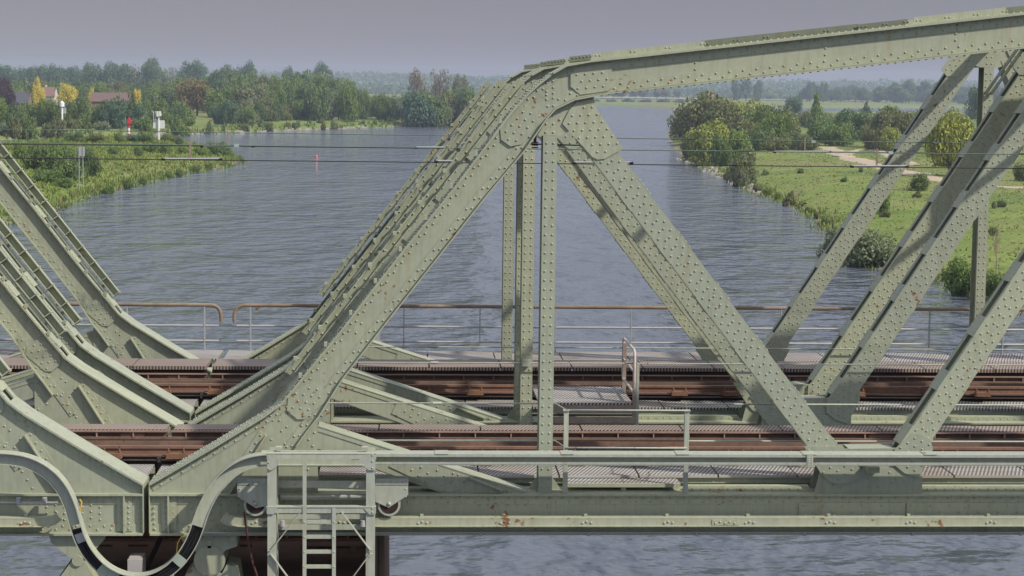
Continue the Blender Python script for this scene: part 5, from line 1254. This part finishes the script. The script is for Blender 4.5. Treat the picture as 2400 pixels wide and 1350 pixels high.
# ------------------------------------------------------------------ sun, sky, haze, render
SUN = Vector((1, -.66, 1.08)).normalized()
el = math.asin(SUN.z); azi = math.atan2(SUN.x, SUN.y)
w = bpy.data.worlds.new('World'); scene.world = w; w.use_nodes = True; nt = w.node_tree
bg = nt.nodes['Background']; sky = nt.nodes.new('ShaderNodeTexSky'); sky.sky_type = 'NISHITA'; sky.sun_disc = False
sky.sun_elevation = el; sky.sun_rotation = azi; sky.air_density = 1.3; sky.dust_density = 1.0; sky.ozone_density = 3; sky.altitude = 20
tn = nt.nodes.new('ShaderNodeMix'); tn.data_type = 'RGBA'; tn.blend_type = 'MULTIPLY'; tn.inputs[0].default_value = 1; tn.inputs[7].default_value = (1.06, .95, .98, 1)
nt.links.new(sky.outputs[0], tn.inputs[6]); t2 = nt.nodes.new('ShaderNodeMix'); t2.data_type = 'RGBA'; t2.inputs[0].default_value = .8
tc = nt.nodes.new('ShaderNodeTexCoord'); sx = nt.nodes.new('ShaderNodeSeparateXYZ'); cr = nt.nodes.new('ShaderNodeValToRGB')   # zenith brightened out of view to lift shadows and water; greyer low down
nt.links.new(tc.outputs['Generated'], sx.inputs[0]); nt.links.new(sx.outputs[2], cr.inputs[0])
e = cr.color_ramp.elements; e[0].position = 0; e[0].color = (.56, .61, 1.08, 1); e[1].position = 1; e[1].color = (4.3, 4.4, 4.8, 1)
for pos, c_ in ((.045, (.2, .25, .62)), (.2, (1.7, 1.78, 2.15))): k_ = e.new(pos); k_.color = (*c_, 1)
nt.links.new(cr.outputs[0], t2.inputs[7]); nt.links.new(tn.outputs[2], t2.inputs[6]); nt.links.new(t2.outputs[2], bg.inputs['Color'])
bg.inputs['Strength'].default_value = SKY_STRENGTH
sl = bpy.data.lights.new('sun', 'SUN'); so = bpy.data.objects.new('sun', sl); COL.objects.link(so); sl.energy = SUN_STRENGTH; sl.angle = R(1.2); sl.color = (1, .93, .82)
so.rotation_euler = (-SUN).to_track_quat('-Z', 'Y').to_euler(); so.location = (60, -60, 90)
if HAZE > 0:
    m = MB(); m.box(-2600, 3200, -60, 5600, -4.5, 75)
    hm = bpy.data.materials.new('haze_air'); hm.use_nodes = True; ht = hm.node_tree; ht.nodes.clear()
    ho = ht.nodes.new('ShaderNodeOutputMaterial'); hv = ht.nodes.new('ShaderNodeVolumePrincipled'); hv.inputs['Color'].default_value = (.66, .73, .95, 1); hv.inputs['Density'].default_value = HAZE; hv.inputs['Anisotropy'].default_value = .2
    ht.links.new(hv.outputs[0], ho.inputs['Volume']); tag(m.build('haze', hm), 'thin bluish haze over the river', 'haze', kind='stuff')
scene.view_settings.view_transform = 'Standard'; scene.view_settings.look = 'None'; scene.view_settings.exposure = EXPOSURE; scene.view_settings.gamma = 1
scene.render.engine = 'CYCLES'; cy_ = scene.cycles
cy_.use_denoising = True; cy_.max_bounces = 6; cy_.diffuse_bounces = 3; cy_.glossy_bounces = 2; cy_.transmission_bounces = 2; cy_.volume_bounces = 1; cy_.transparent_max_bounces = 6
cy_.sample_clamp_indirect = 4; cy_.caustics_reflective = False; cy_.caustics_refractive = False; cy_.volume_step_rate = 4; cy_.volume_max_steps = 64
